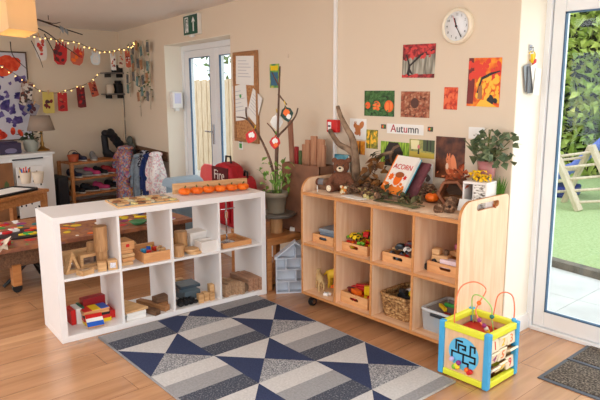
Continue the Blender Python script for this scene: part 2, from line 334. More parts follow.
# fence and trees beyond the recessed door
FEN=wood('fence_boards',(196,170,138),(226,206,176),'z',5,.8,8)
m=MB()
for k in range(70): m.bx(-9.4+k*.115,-9.4+k*.115+.11,2.2+.012*(k%2),2.22+.012*(k%2),-.1,1.66+.01*(k%3))
m.bx(-9.4,-1.4,2.24,2.29,.3,.4); m.bx(-9.4,-1.4,2.24,2.29,1.3,1.4)
one(m,'wooden_fence',FEN,'pale upright board fence seen through the recessed glass door','fence','B',0,0)
for (r,d,zt,lab) in ((-8.3,3.6,4.2,'grey trunked tree behind the board fence, left glass pane'),(-6.0,3.9,4.0,'leafy tree behind the board fence, right glass pane')):
    t=T('garden_tree',lab,'tree','B',r,d,-.1)
    m=MB(); m.tube([(0,0,0),(.05,0,1.2),(-.03,.05,2.4),(.1,0,3.6)],[.2,.17,.14,.07],10); m.tube([(0,0,1.9),(.5,.1,2.7),(.8,.1,3.3)],[.09,.06,.03]); m.tube([(0,0,2.2),(-.5,0,2.9),(-.8,0,3.4)],[.08,.05,.03]); m.build('trunk',BARK,t)
    foliage(700,lambda:(rnd.gauss(0,.75),rnd.gauss(.2,.4),rnd.uniform(1.9,4.3)),.17,LEAF2,'crown',t)
RCH=pbr('red_chair_plastic',(232,92,100),.35)
t=T('garden_chair','red plastic garden chair back showing behind the glass of the recessed door','chair','B',-3.60,.62,-.12,.2)
m=MB(); m.prism([(-.16,.34),(-.17,.5),(-.14,.6),(-.07,.65),(.07,.65),(.14,.6),(.17,.5),(.16,.34)],-.015,.015,'xz'); m.build('backrest',RCH,t,.01)
m=MB(); m.bx(-.16,.16,-.3,.0,.31,.34); m.build('seat',RCH,t,.012)
for x in (-.14,.14):
    for y in (-.28,-.02): m=MB(); m.tube([(x,y,0.02),(x*.95,y,.32)],.018); m.build('leg',RCH,t)
# ================================================================ rug and mats
NAVY=ramp('navy_pile',[(40,50,80),(54,64,96)],120,.95); LIGHTP=ramp('cream_pile',[(186,183,180),(204,201,198)],90,.95); GREYP=ramp('grey_pile',[(140,139,140),(158,157,158)],90,.95)
DSP=ramp('dark_flecked_pile',[(62,66,78),(78,82,94),(138,139,142)],110,.95,2,lo=.4,hi=.72); LSP=ramp('light_flecked_pile',[(98,100,108),(146,147,150),(182,181,180)],170,.95,2,lo=.4,hi=.6)
RM=[NAVY,LIGHTP,GREYP,DSP,LSP]
m=MB(); X0,DX,Y0,DY=-3.335,.2125,1.325,.196
xmin,xmax=-3.39,-1.63
def clip(poly):
    def cut(P,f):
        o=[]
        for i in range(len(P)):
            a,b=P[i-1],P[i]; fa,fb=f(a),f(b)
            if (fa<0)!=(fb<0): t=fa/(fa-fb); o.append((a[0]+t*(b[0]-a[0]),a[1]+t*(b[1]-a[1])))
            if fb>=0: o.append(b)
        return o
    P=cut(poly,lambda p:p[0]-xmin)
    return cut(P,lambda p:xmax-p[0]) if P else P
def rp(poly,k):
    P=clip([(X0+DX*i,Y0+DY*j) for i,j in poly])
    if len(P)>2: m.add([(x,y,.009) for x,y in P],[tuple(range(len(P)))],k)
for r in range(3):
    j=2*r; off=1 if r%2==0 else -1
    for b in range(-2,3):
        i=off+4*b
        if True:
            c=(i+1,j+1); rp([(i,j+2),c,(i+2,j+2)],0); rp([(i,j),(i+2,j),c],0); rp([(i,j),c,(i,j+2)],1); rp([(i+2,j),(i+2,j+2),c],4)
            for k,mt in enumerate((1,2,3)): a=i+2+2*k/3; e=i+2+2*(k+1)/3; rp([(a,j),(e,j),(e,j+2),(a,j+2)],mt)
y1=Y0+6*DY
m.bx(xmin,xmax,Y0,y1,.0,.0088,2); m.tube([(xmin,Y0,.005),(xmax,Y0,.005)],.006,6,2); m.tube([(xmin,Y0,.005),(xmin,y1,.005)],.006,6,2); m.tube([(xmin,y1,.005),(xmax,y1,.005)],.005,6,2); m.tube([(xmax,Y0,.005),(xmax,y1,.005)],.006,6,1)
o=m.build('rug',RM,fix=False); tag(o,'navy, cream and grey geometric rug of triangles and stripes on the floor','rug'); o.rotation_euler=(0,0,-.021); o.location=(-1.63-(-1.63*math.cos(.021)+2.49*math.sin(.021)),2.49-(1.63*math.sin(.021)+2.49*math.cos(.021)),0)
MATB=ramp('brown_coir_loop',[(44,38,34),(84,74,66),(134,122,108)],95,.95,3,lo=.36,hi=.64); MATE=pbr('grey_rubber_edge',(86,90,98),.7)
for (y0,y1_,lab) in ((3.19,3.47,'brown fleck doormat with grey edge tight against the glass patio door'),(2.86,3.178,'brown fleck doormat with grey edge, the one farther from the patio door')):
    t=T('doormat',lab,'doormat','W',-.9,(y0+y1_)/2,0,0,'doormats by the patio door'); h=(y1_-y0)/2
    m=MB(); m.bx(-.47,.47,-h,h,0,.007); m.build('rubber_edge',MATE,t,.002); m=MB(); m.bx(-.447,.45,-h+.022,h-.012,.0,.012); m.build('pile',MATB,t,.003)

# ================================================================ white cube shelf (frame K: u along the front, v inwards)
t=T('cube_shelf','long white open cube shelf with eight compartments','shelf','K',0,0,0)
Wd,D,H,TH=1.47,.39,.77,.038
def part(name,b,mat,par,bev=.0015):
    m=MB(); m.bx(*b); return m.build(name,mat,par,bev)
part('top_panel',(0,Wd,0,D,H-TH,H),SHELFW,t); part('bottom_panel',(0,Wd,0,D,0,TH),SHELFW,t)
part('side_panel',(0,TH,0,D,TH,H-TH),SHELFW,t); part('side_panel',(Wd-TH,Wd,0,D,TH,H-TH),SHELFW,t)
CU=[]; cw=(Wd-2*TH-3*.016)/4
for k in range(4):
    a=TH+k*(cw+.016); CU.append((a,a+cw))
    if k<3: part('divider',(a+cw,a+cw+.016,0.002,D,TH,H-TH),SHELFW,t)
    part('shelf_board',(a,a+cw,.002,D,.377,.393),SHELFW,t)
ZM,ZT,ZB=.393,.77,.038
def kb(name,label,cat,u,v,z,size,mat,rz=0,group=None,bev=.002,rx=0,ry=0,extra=None):
    """one solid block standing at (u,v,z)"""
    m=MB(); m.box((0,0,size[2]/2),size,0,rx,ry)
    if extra: extra(m)
    return one(m,name,mat if hasattr(mat,'__len__') else [mat],label,cat,'K',u,v,z,rz,group,bev)
MIRR=pbr('mirror_window',(205,208,214),.06,.9)
# upper compartment 1: wooden blocks
G='wooden building blocks in the white shelf'
m=MB(); m.prism([(-.052,0),(.052,0),(0,.14)],0,.05,'xz',0,[[(-.027,.02),(.027,.02),(0,.09)]]); o=one(m,'window_block',BLOCK,'triangular wooden frame block with a clear window','block','K',.125,.10,ZM,.25,G,.002)
m=MB(); m.prism([(-.025,.022),(.025,.022),(0,.085)],.022,.028,'xz'); w=m.build('window_pane',MIRR,o)
m=MB(); m.prism([(-.075,0),(.075,0),(.075,.085),(-.075,.085)],0,.05,'xz',0,[[(-.055,.02),(.055,.02),(.055,.065),(-.055,.065)]]); o=one(m,'window_block',BLOCK,'oblong wooden frame block with a clear window','block','K',.262,.17,ZM,.1,G,.002)
m=MB(); m.bx(-.056,.056,.022,.028,.019,.066); m.build('window_pane',MIRR,o)
kb('wooden_plank','pale plank lying behind the triangular and oblong window blocks','plank',.2,.31,ZM,(.24,.04,.09),BLOCK,.05,G)
m=MB(); m.lathe([(.034,0),(.034,.135)],22); one(m,'cylinder_block',BLOCKV,'shorter wooden cylinder in front of nothing but the tall one\'s left','block','K',.298,.27,ZM,0,G,.002)['label']='short upright wooden cylinder left of the tall cylinder'
kb('block','small square wooden block carrying the tall cylinder','block',.318,.155,ZM,(.055,.055,.1),BLOCKV,.1,G)
m=MB(); m.lathe([(.042,0),(.042,.16)],24); one(m,'cylinder_block',BLOCKV,'tall wooden cylinder raised on a square block','block','K',.318,.155,ZM+.1,0,G,.002)
kb('block','wooden cube under the tall cylinder, nearest the shelf front','block',.283,.052,ZM,(.052,.052,.055),BLOCK,-.25,G)
def win(m): m.bx(-.018,.018,-.0305,-.029,.012,.046,1)
kb('window_block','wooden cube with a small square window, beside the shelf divider','block',.346,.05,ZM,(.058,.058,.06),[BLOCK,MIRR],-.2,G,.001,extra=win)
def win2(m): m.bx(-.028,.028,-.02,.02,.0285,.0305,1)
kb('window_block','flat wooden tile with an inset pane lying in front of the triangle','block',.175,.04,ZM,(.085,.062,.03),[BLOCK,MIRR],.35,G,.001,extra=win2)
kb('block','low wooden bar lying between the oblong frame and the cubes','block',.262,.105,ZM,(.09,.03,.022),BLOCK,-.3,G)
# upper compartment 2: stacked slabs, tray of cubes
G='stacked wooden slabs in the white shelf'
NM=['lowest slab in the stack of wooden slabs beside the tray of cubes','second slab from the bottom of the stack beside the tray of cubes','third slab from the bottom of the stack beside the tray of cubes','fourth slab from the bottom of the stack beside the tray of cubes']
for k in range(4): kb('wooden_slab',NM[k],'block',.452+.004*((k*7)%3-1),.12,ZM+.026*k,(.085,.13,.024),TRAYW if k%2 else BLOCK,.07*((k*5)%3-1),G,.005)
def mark(m): m.bx(-.012,.012,-.0665,-.065,.016,.036,1)
kb('wooden_slab','thick top slab with a red mark on the stack of wooden slabs','block',.45,.12,ZM+.104,(.088,.132,.052),[TRAYW,RED],.06,G,.001,extra=mark)
m=MB(); m.prism([(-.06,0),(-.06,.05),(-.045,.08),(0,.095),(.045,.08),(.06,.05),(.06,0)],0,.05,'xz'); one(m,'arch_block',BLOCK,'rounded arch block at the back between slabs and tray','block','K',.56,.31,ZM,0,None,.002)
def open_tray(root,w,d,h,th,mat,name='tray_body'):
    m=MB(); m.bx(-w/2,w/2,-d/2,d/2,0,.008); m.bx(-w/2,w/2,-d/2,-d/2+th,.008,h); m.bx(-w/2,w/2,d/2-th,d/2,.008,h); m.bx(-w/2,-w/2+th,-d/2+th,d/2-th,.008,h); m.bx(w/2-th,w/2,-d/2+th,d/2-th,.008,h)
    return m.build(name,mat,root,.0015)
t=T('wooden_tray','open wooden tray of coloured cubes in the white shelf','tray','K',.643,.16,ZM,0); open_tray(t,.195,.27,.065,.01,TRAYW)
G='coloured cubes in the wooden tray'
for k,(x,y,z,mt,lab) in enumerate(((-.07,-.06,.008,GRN,'green cube at the left front of the cube tray'),(-.045,-.0,.035,SKYB,'sky blue cube on the left of the cube pile'),(-.028,-.055,.035,RED,'red cube at the front of the cube pile'),(.0,.02,.04,BLU,'deep blue cube behind the red ones in the cube tray'),(.02,-.035,.008,pbr('leaf_green',(120,190,60),.4),'bright green cube at the tray front'),(.04,.01,.035,pbr('coral_red',(226,60,44),.4),'coral red cube right of the pile'),(.02,.05,.035,YEL,'yellow cube behind the coral one'),(-.06,.05,.008,ORA,'orange cube at the tray back'),(0,-.02,.008,PURP,'purple cube low in the middle of the tray'))):
    m=MB(); m.box((0,0,.014),(.028,.028,.028)); one(m,'toy_cube',mt,lab,'toy cube','K',.643+x,.16+y,ZM+z,.4*k,G,.002)
for k in range(2): kb('peg_block',['pale wooden peg lying right in the cube tray, front one','pale wooden peg lying right in the cube tray, rear one'][k],'block',.71,.1+.05*k,ZM+.045,(.055,.022,.02),BLOCK,.3+.4*k,None)
# upper compartment 3
m=MB(); m.lathe([(.036,0),(.038,.07),(.037,.075)],20); one(m,'log_slice',BLOCKV,'short round log at the front of the third upper compartment','log','K',.805,.06,ZM,0,None,.002)
m=MB(); m.lathe([(.046,0),(.045,.135)],22); one(m,'log_slice',BLOCKV,'taller round log standing behind the wooden discs','log','K',.885,.19,ZM,0,None,.002)
for k,(u,v,z,lab) in enumerate(((.925,.07,0,'lower of two stacked bark-edged wooden discs'),(.905,.08,.017,'upper of two stacked wooden discs'))):
    m=MB(); m.lathe([(.052,0),(.058,.008),(.052,.016)],22); one(m,'wooden_disc',BLOCK,lab,'wooden disc','K',u,v,ZM+z,0,'wooden discs')
m=MB(); m.lathe([(.05,-.012),(.055,-.006),(.055,.006),(.05,.012)],22,(0,0,.055),0,Matrix.Rotation(PI/2,4,'X')); one(m,'wooden_disc',pbr('ochre_wood',(190,140,50),.5),'ochre round disc leaning at the back beside the divider','wooden disc','K',.80,.2,ZM,.5,None)
WB=pbr('whitewashed_wood',(232,226,220),.5)
t=T('white_box','front white slatted wooden box with a rim','box','K',1.03,.075,ZM,.08); open_tray(t,.15,.1,.075,.012,WB); m=MB(); m.bx(-.065,.065,-.04,.04,.05,.062); m.build('lid',WB,t,.002)
t=T('white_box','white box with lid standing behind the front white box','box','K',1.02,.23,ZM,.1); open_tray(t,.16,.12,.09,.012,WB); m=MB(); m.bx(-.085,.085,-.065,.065,.09,.115); m.build('lid',WB,t,.003)
# upper compartment 4: balance stand in a tray
t=T('wooden_tray','wooden tray holding the metal stand','tray','K',1.245,.155,ZM,.02); open_tray(t,.24,.25,.035,.016,TRAYW)
t=T('metal_stand','slim chrome stand with a crossbar in the wooden tray','stand','K',1.235,.16,ZM+.009)
m=MB(); m.lathe([(.06,0),(.06,.006),(.02,.012),(.01,.02)],22); m.build('base',STEEL,t); m=MB(); m.tube([(0,0,.01),(0,0,.31)],.006); m.build('pole',STEEL,t); m=MB(); m.tube([(-.06,0,.245),(.07,0,.245)],.004); m.build('crossbar',STEEL,t); m=MB(); m.box((0,0,.2),(.022,.016,.05)); m.build('clamp',STEEL,t,.003)
m=MB(); m.lathe([(.0,0),(.03,.001),(.04,.008)],18); one(m,'metal_dish',STEEL,'small shiny metal dish in front of the stand','dish','K',1.18,.085,ZM+.009)
# lower compartment 1: coloured boards
G='colourful domino boards in the white shelf'
kb('book_block','upright red board at the far left of the lower left compartment','board',.118,.22,ZB,(.03,.11,.095),RED,.05,G); kb('book_block','upright white board between the red and green boards','board',.152,.215,ZB,(.035,.11,.1),WHITE,.05,G); kb('book_block','upright dark green board beside the white one','board',.18,.22,ZB,(.018,.11,.105),pbr('deep_green',(30,96,72),.4),.05,G)
for k,(mt,lab,u,dz) in enumerate(((YEL,'yellow board at the bottom of the colourful stack',.255,0),(RED,'red board second in the colourful stack',.25,.024),(BLACK,'black board third in the colourful stack',.25,.048),(TRAYW,'plain wooden board fourth in the colourful stack',.247,.066))): kb('board',lab,'board',u,.15,ZB+dz,(.165,.1,[.024,.024,.018,.012][k]),mt,-.04*k,G)
def tri(m): m.bx(-.079,-.03,-.0495,.0495,.012,.0155,1); m.bx(-.03,.025,-.0495,.0495,.012,.0155,2); m.bx(.025,.079,-.0495,.0495,.012,.0155,3)
kb('board','wooden board with red, yellow and blue fields topping the colourful stack','board',.245,.15,ZB+.079,(.165,.1,.012),[TRAYW,RED,YEL,BLU],.05,G,0,extra=tri)
kb('board','dark red board at the back on top of the colourful stack','board',.27,.25,ZB,(.15,.06,.135),pbr('dark_red',(150,28,34),.4),.1,G)
kb('board','red bar lying right of the colourful stack','board',.352,.2,ZB,(.06,.13,.05),RED,0,G)
m=MB(); m.bx(-.05,.05,-.045,.045,-.007,.007); m.bx(-.05,.05,-.0445,-.012,.007,.0095,1); m.bx(-.05,.05,-.012,.015,.007,.0095,2); m.bx(-.05,.05,.015,.0445,.007,.0095,3)
o=one(m,'board',[TRAYW,BLU,WHITE,RED],'small board striped blue, white and red leaning against the stack','board','K',.215,.055,ZB+.042,-.1,G); o.rotation_euler=(math.radians(38),0,FR['K'][1]-.1)
# lower compartment 2: boards and planks
for k in range(2): kb('white_slab',['lower white slab under the pointed wooden board','upper white slab under the pointed wooden board'][k],'slab',.475,.09,ZB+.023*k,(.13,.13,.022),WHITE,.04*k,'white slabs')
m=MB(); m.prism([(-.07,-.09),(.085,-.085),(-.06,.16)],0,.018,'xy'); o=one(m,'pointed_board',BLOCK,'pointed wooden board propped on the white slabs','board','K',.475,.12,ZB+.055,0,None,.002); o.rotation_euler=(.18,-.06,FR['K'][1])
G='short planks in the lower second compartment'
for k,(u,v,rz,l,lab) in enumerate(((.578,.09,1.9,.2,'plank slanting next to the pointed board'),(.64,.15,2.0,.26,'longer plank under the dark block'),(.7,.11,.25,.1,'short plank under the front of the dark block'))): kb('wooden_plank',lab,'plank',u,v,ZB,(l,.045,.035+.005*k),MIDW if k else DARKW,rz,G)
kb('dark_block','dark stained block lying across the planks','block',.69,.12,ZB+.046,(.11,.07,.042),DARKW,.2,None,.008)
# lower compartment 3
for k,(mt,lab,s,dz) in enumerate(((pbr('slate_blue',(96,112,122),.25),'lower slate blue slab at the back of the third lower compartment',(.13,.12,.06),0),(pbr('slate_blue_dark',(66,80,92),.2),'glossy darker slate slab overhanging the stack top',(.15,.14,.022),.085),(pbr('slate_blue_mid',(84,100,110),.22),'middle slate blue slab in the stack',(.12,.12,.024),.06))): kb('slate_slab',lab,'slab',.93-.012*k,.2,ZB+dz,s,mt,.1-.12*k,'slate blue slabs')
CH=ramp('charcoal',[(18,18,20),(44,44,48)],60,.7); G='black charcoal lumps'
for k in range(12):
    m=MB(); s=rnd.uniform(.018,.026); m.sph((0,0,s*.7),(s*1.2,s,s*.7),7,5); u=.80+.036*(k%4)+rnd.uniform(-.004,.004); v=.05+.042*(k//4)
    one(m,'charcoal_lump',CH,'black lump in the heap beside the slate slabs','charcoal lump','K',u,v,ZB,k,G)
G='pale upright blocks in front of the slate slabs'
for k,(u,v,h,lab) in enumerate(((.945,.045,.06,'pale block standing leftmost before the slate slabs'),(.99,.06,.062,'second pale block from the left before the slate slabs'),(1.03,.05,.05,'shorter pale block third from the left'),(1.06,.1,.095,'tallest pale block at the right, against the divider'))): kb('block',lab,'block',u,v,ZB,(.036,.05,h),BLOCK,.1*(k%3-1),G)
m=MB(); m.bx(-.06,.06,-.02,.02,0,.1); one(m,'block',BLOCK,'wooden block standing behind the slate slabs','block','K',.9,.34,ZB,.2,None,.002)
# lower compartment 4: sliced timber
WTH=wood('weathered_timber',(146,112,84),(200,166,132),'y',12,.7,6); G='sliced timber planks in the lower right compartment'
OR5=['first','second','third','fourth','fifth']
for k in range(5): kb('timber_slice',OR5[k]+' weathered timber slice from the left in the lower right compartment','plank',1.128+.031*k,.1+.02*math.sin(k),ZB,(.028,.17,.09+.006*(k%2)),WTH,.22,G)
m=MB(); m.lathe([(.037,-.05),(.037,.05)],16,(0,0,.037),0,Matrix.Rotation(PI/2,4,'X')); one(m,'small_log',BARK,'small round log with pale cut end between the two groups of timber slices','log','K',1.292,.075,ZB,0,None,.002)
for k in range(3): kb('timber_slice',['reddish timber block, left of the three','reddish timber block, middle of the three','reddish timber block, right of the three beside the shelf side'][k],'plank',1.335+.042*k,.14-.01*k,ZB,(.038,.23,.095),wood('reddish_timber',(150,108,84),(190,148,118),'y',10,.7,6),.12,G)
# on the top
t=T('puzzle_board','blue inset puzzle board with wooden city pieces on the white shelf','puzzle','K',.615,.178,ZT,-.07)
m=MB(); m.bx(-.2,.2,-.145,.145,0,.01); m.build('board',[ramp('puzzle_print',[(70,96,140),(120,150,170),(196,190,160),(90,120,90)],26,.5)],t,.002)
m=MB(); m.bx(-.2,.2,-.147,-.143,0,.011); m.bx(-.2,.2,.143,.147,0,.011); m.bx(-.202,-.198,-.147,.147,0,.011); m.bx(.198,.202,-.147,.147,0,.011); m.build('rim',BLOCK,t)
PC=[BLOCK,TRAYW,pbr('pale_yellow',(226,206,140),.5),pbr('brick_brown',(150,96,60),.5),BLOCK,pbr('pale_sand',(220,204,170),.5)]
for k in range(26):
    m=MB(); w,d=rnd.uniform(.014,.03),rnd.uniform(.02,.035); m.prism([(-w,-d),(w,-d),(w,d*.5),(0,d),(-w,d*.5)],0,.01,'xy'); o=m.build('puzzle_piece',PC[k%6],t,.001,(-.165+.041*(k%9)+rnd.uniform(-.006,.006),-.09+.085*(k//9)+rnd.uniform(-.015,.015),.0102),rnd.uniform(-.6,.6))
kb('wooden_plank','long pale plank standing on edge behind the row of small pumpkins','plank',1.175,.268,ZT,(.565,.022,.075),BLOCK,-.155,None)
PUM=ramp('pumpkin_skin',[(226,92,18),(244,124,34)],14,.4); STEM=pbr('pumpkin_stem',(92,96,44),.7)
def pumpkin(lab,fr,r,d,z,R,H,grp=None,rz=0):
    t=T('pumpkin',lab,'pumpkin',fr,r,d,z,rz,grp); m=MB(); vs=[];fs=[];n,q=40,11
    for i in range(q):
        a=-PI/2+PI*i/(q-1)
        for k in range(n):
            th=2*PI*k/n; rr=R*(math.cos(a)**.75 if i not in(0,q-1) else 0.02)*(1-.09*abs(math.cos(th*4))**3)
            vs.append((rr*math.cos(th),rr*math.sin(th),H/2+H/2*math.sin(a)*(1-.22*(1-abs(math.cos(a))))))
    for i in range(q-1):
        for k in range(n): k2=(k+1)%n; fs.append((i*n+k,i*n+k2,(i+1)*n+k2,(i+1)*n+k))
    m.add(vs,fs,0,True); m.build('skin',PUM,t)
    m=MB(); m.tube([(0,0,H*.84),(.003,0,H*.98),(.01,.004,H*1.12)],[.007,.005,.006],6); m.build('stem',STEM,t); return t
ORD=['leftmost of the six small pumpkins on the white shelf','second small pumpkin from the left on the white shelf','third small pumpkin from the left on the white shelf','fourth small pumpkin from the left on the white shelf','fifth small pumpkin from the left on the white shelf','rightmost of the six small pumpkins on the white shelf']
for k in range(6):
    f=k/5; pumpkin(ORD[k],'K',.946+.43*f,.222-.07*f,ZT,.044+.002*(k%2),.056,'row of small pumpkins on the white shelf',k)
# ================================================================ birch shelf on castors (world frame)
X0,X1,YF,YB=-3.025,-1.755,2.678,3.155
t=T('shelf_trolley','birch shelf unit on castors with eight compartments below the pictures','shelf','W',0,0,0)
def round_side(z0,z1,r,hole=None):
    pts=[(YF,z0),(YB,z0)]
    for k in range(7): a=PI/2*k/6; pts.append((YB-.03+.03*math.cos(a),z1-.03+.03*math.sin(a)))
    for k in range(9): a=PI/2*k/8; pts.append((YF+r-r*math.sin(a),z1-r+r*math.cos(a)))
    return pts
def slot(y0,y1,z0,z1):
    r=(z1-z0)/2; c=(z0+z1)/2; o=[]
    for k in range(7): a=-PI/2+PI*k/6; o.append((y1-r+r*math.cos(a),c+r*math.sin(a)))
    for k in range(7): a=PI/2+PI*k/6; o.append((y0+r+r*math.cos(a),c+r*math.sin(a)))
    return o
for nm,xa in (('side_panel',X0),('side_panel',X1-.018)):
    m=MB(); m.prism(round_side(.08,.9,.095),xa,xa+.018,'yz',0,[slot(2.825,3.05,.838,.876)])
    n=len(m.f)
    o=m.build(nm,[BIRCHV,OAKEDGE],t)
    for p in o.data.polygons:   # lacquered edge is darker than the faces
        if abs(p.normal.x)<.5: p.material_index=1
def lam(name,x0,x1,y0,y1,z0,z1,front=True,mat=BIRCH):
    m=MB(); m.bx(x0,x1,y0+.004,y1,z0,z1); m.bx(x0,x1,y0,y0+.004,z0,z1,1); return m.build(name,[mat,OAKEDGE],t)
CX=[X0+.018,-2.699,-2.383,-2.066,X1-.018]
lam('top_board',X0+.018,X1-.018,YF,YB,.787,.807); lam('bottom_board',X0+.018,X1-.018,YF,YB,.08,.098)
CELL=[]
for k in range(4):
    a=CX[k]+(.008 if k else 0); b=CX[k+1]-(.008 if k<3 else 0); CELL.append((a,b)); lam('shelf_board',a,b,YF+.004,YB-.012,.432,.45)
for k in range(1,4): lam('divider',CX[k]-.008,CX[k]+.008,YF+.003,YB-.012,.098,.787,mat=BIRCHV)
m=MB(); m.bx(X0+.018,X1-.018,YB-.012,YB,.098,.787); m.build('back_panel',BIRCHV,t)
for x in (X0+.06,X1-.06):
    for y in (YF+.05,YB-.06):
        m=MB(); m.bx(x-.02,x+.02,y-.02,y+.02,.062,.08); m.tube([(x,y,.07),(x+.012,y-.01,.04)],.01); c=m.build('castor',BLACK,t)
        m=MB(); m.cyl((x-.002,y-.01,.03),.03,.012,18,0,'x'); m.cyl((x+.014,y-.01,.03),.03,.012,18,0,'x'); w=m.build('wheel',pbr('black_rubber',(22,22,24),.5),c,.003)
        m=MB(); m.cyl((x+.025,y-.01,.03),.016,.003,14,0,'x'); m.build('hub_cap',GREYM,c)
def htray(lab,x,y,z,w,d,h,rz=0):
    r=T('wooden_tray',lab,'tray','W',x,y,z,rz,'wooden trays in the birch shelf')
    m=MB(); th=.009; m.prism([(-w/2,0),(w/2,0),(w/2,h),(-w/2,h)],-d/2,-d/2+th,'xz',0,[[(a*1.0,b) for a,b in slot(-.038,.038,h*.42,h*.42+.02)]])
    m.bx(-w/2,w/2,-d/2+th,d/2-th,0,.007); m.bx(-w/2,w/2,d/2-th,d/2,0,h); m.bx(-w/2,-w/2+th,-d/2+th,d/2-th,.007,h); m.bx(w/2-th,w/2,-d/2+th,d/2-th,.007,h); m.build('tray_body',TRAYW,r,.0015); return r
ZS,ZL=.45,.098
htray('wooden tray in the upper left compartment under a grey toy case',-2.885,2.9,ZS,.205,.3,.06)
htray('wooden tray of yellow, green and red toy vehicles, second upper compartment',-2.585,2.89,ZS,.235,.3,.06)
htray('wooden tray of small cars in the third upper compartment',-2.225,2.89,ZS,.235,.3,.062)
htray('wooden tray with wooden trains and pink pieces, upper right compartment',-1.91,2.925,ZS,.245,.3,.064)
htray('wooden tray of red and yellow pieces in the lower second compartment',-2.57,2.88,ZL,.24,.3,.075)
def wbox(name,lab,cat,x,y,z,size,mat,rz=0,group=None,bev=.004):
    m=MB(); m.box((0,0,size[2]/2),size); return one(m,name,mat,lab,cat,'W',x,y,z,rz,group,bev)
GC=pbr('grey_blue_plastic',(104,118,132),.45)
t=T('toy_case','grey blue plastic toy case lying in the upper left tray','toy case','W',-2.875,2.86,ZS+.02,.1)
m=MB(); m.bx(-.075,.075,-.08,.08,0,.055); m.build('case_body',GC,t,.008); m=MB(); m.bx(-.08,.08,-.085,.085,.055,.08); m.build('lid',pbr('pale_grey_blue',(130,142,152),.45),t,.006)
def car(lab,x,y,z,mat,rz=0,l=.07,group=None,cab=None,fr='W'):
    r=T('toy_car',lab,'toy car',fr,x,y,z,rz,group); w=l*.45; h=l*.22
    m=MB(); m.prism([(-l/2,h*.5),(l/2,h*.5),(l/2,h*1.3),(l*.2,h*1.5),(l*.08,h*2.3),(-l*.3,h*2.3),(-l*.42,h*1.5),(-l/2,h*1.4)],-w/2,w/2,'xz'); m.build('car_body',mat,r,.002)
    if cab: m=MB(); m.bx(-l*.28,l*.07,-w*.51,w*.51,h*1.55,h*2.15); m.build('car_window',cab,r)
    for sx in (-.3,.3):
        for sy in (-1,1): m=MB(); m.cyl((sx*l,sy*w*.46-.003,h*.6),h*.6,.006,12,0,'y'); m.build('wheel',BLACK,r)
    return r
G='toy vehicles in the second upper tray'
LEAFG=pbr('leaf_green',(120,190,60),.4)
for k,(x,y,z,mt,lab,l) in enumerate(((-2.655,2.8,.045,LEAFG,'green toy car at the left end of the tray of vehicles',.075),(-2.635,2.9,.03,LEAFG,'second green toy car, behind the front one',.08),(-2.585,2.82,.05,YEL,'yellow toy car at the front of the tray of vehicles',.075),(-2.54,2.79,.055,YEL,'yellow toy car tipped right of the front yellow one',.06),(-2.525,2.87,.06,RED,'red toy car at the right of the tray of vehicles',.08),(-2.52,2.93,.09,RED,'red toy car on top at the back of the tray of vehicles',.08),(-2.575,2.93,.05,YEL,'yellow toy car at the back of the tray of vehicles',.08),(-2.52,2.96,.14,ORA,'orange toy car topping the pile at the back',.05))): car(lab,x-.062,y,ZS+z+.022,mt,.5*k,l,G,BLACK)
G='small cars in the third upper tray'
for k,(x,y,z,mt,lab,l) in enumerate(((-2.205,2.82,.055,BLACK,'black toy car at the front of the tray of small cars',.08),(-2.17,2.87,.065,pbr('maroon',(110,40,40),.4),'maroon toy car behind the black one',.085),(-2.14,2.8,.06,WHITE,'white toy car at the right front of the tray of small cars',.06),(-2.15,2.92,.1,RED,'red toy car high at the back right of the tray of small cars',.06),(-2.19,2.95,.09,RED,'red toy car behind the maroon one',.06),(-2.13,2.86,.09,pbr('silver_paint',(186,188,192),.3,.6),'silver toy car beside the divider',.06))): car(lab,x-.05,y,ZS+z+.016,mt,.4*k+.2,l,G,pbr('grey_toy_glass',(90,100,110),.2))
wbox('wooden_plank','flat wooden strip lying across the left of the tray of small cars','plank',-2.285,2.85,ZS+.062,(.11,.045,.012),BLOCK,.15)
G='wooden toys in the upper right tray'
t=T('toy_train','chunky wooden toy engine in the upper right tray','toy train','W',-1.975,2.83,ZS+.05,.25,G)
m=MB(); m.bx(-.05,.05,-.03,.03,.01,.05); m.bx(-.05,.0,-.03,.03,.05,.085); m.build('engine_body',BLOCK,t,.008); m=MB(); m.cyl((.03,0,.05),.012,.03,12); m.build('chimney',DARKW,t)
for sx in (-.03,.03): m=MB(); m.cyl((sx,-.036,.014),.015,.072,14,0,'y'); m.build('wheel',BLACK,t)
wbox('toy_board','long wooden toy comb lying on the upper right tray','toy block',-1.87,2.93,ZS+.085,(.18,.09,.028),TRAYW,-.1,G)
wbox('toy_block','pale pink block at the front of the upper right tray','toy block',-1.9,2.82,ZS+.035,(.12,.05,.05),pbr('pale_pink',(232,208,212),.5),.1,G)
wbox('toy_block','pink block at the right end of the upper right tray','toy block',-1.805,2.82,ZS+.02,(.03,.05,.05),PINK,.1,G); wbox('toy_block','pink wooden piece at the back of the upper right tray','toy block',-1.95,3.02,ZS+.08,(.1,.05,.05),PINK,.3,G)
m=MB(); m.cyl((0,-.012,.022),.022,.024,16,0,'y'); one(m,'toy_disc',BLACK,'black toy disc leaning left of the upper right tray','disc','W',-2.043,2.80,ZS,.2)
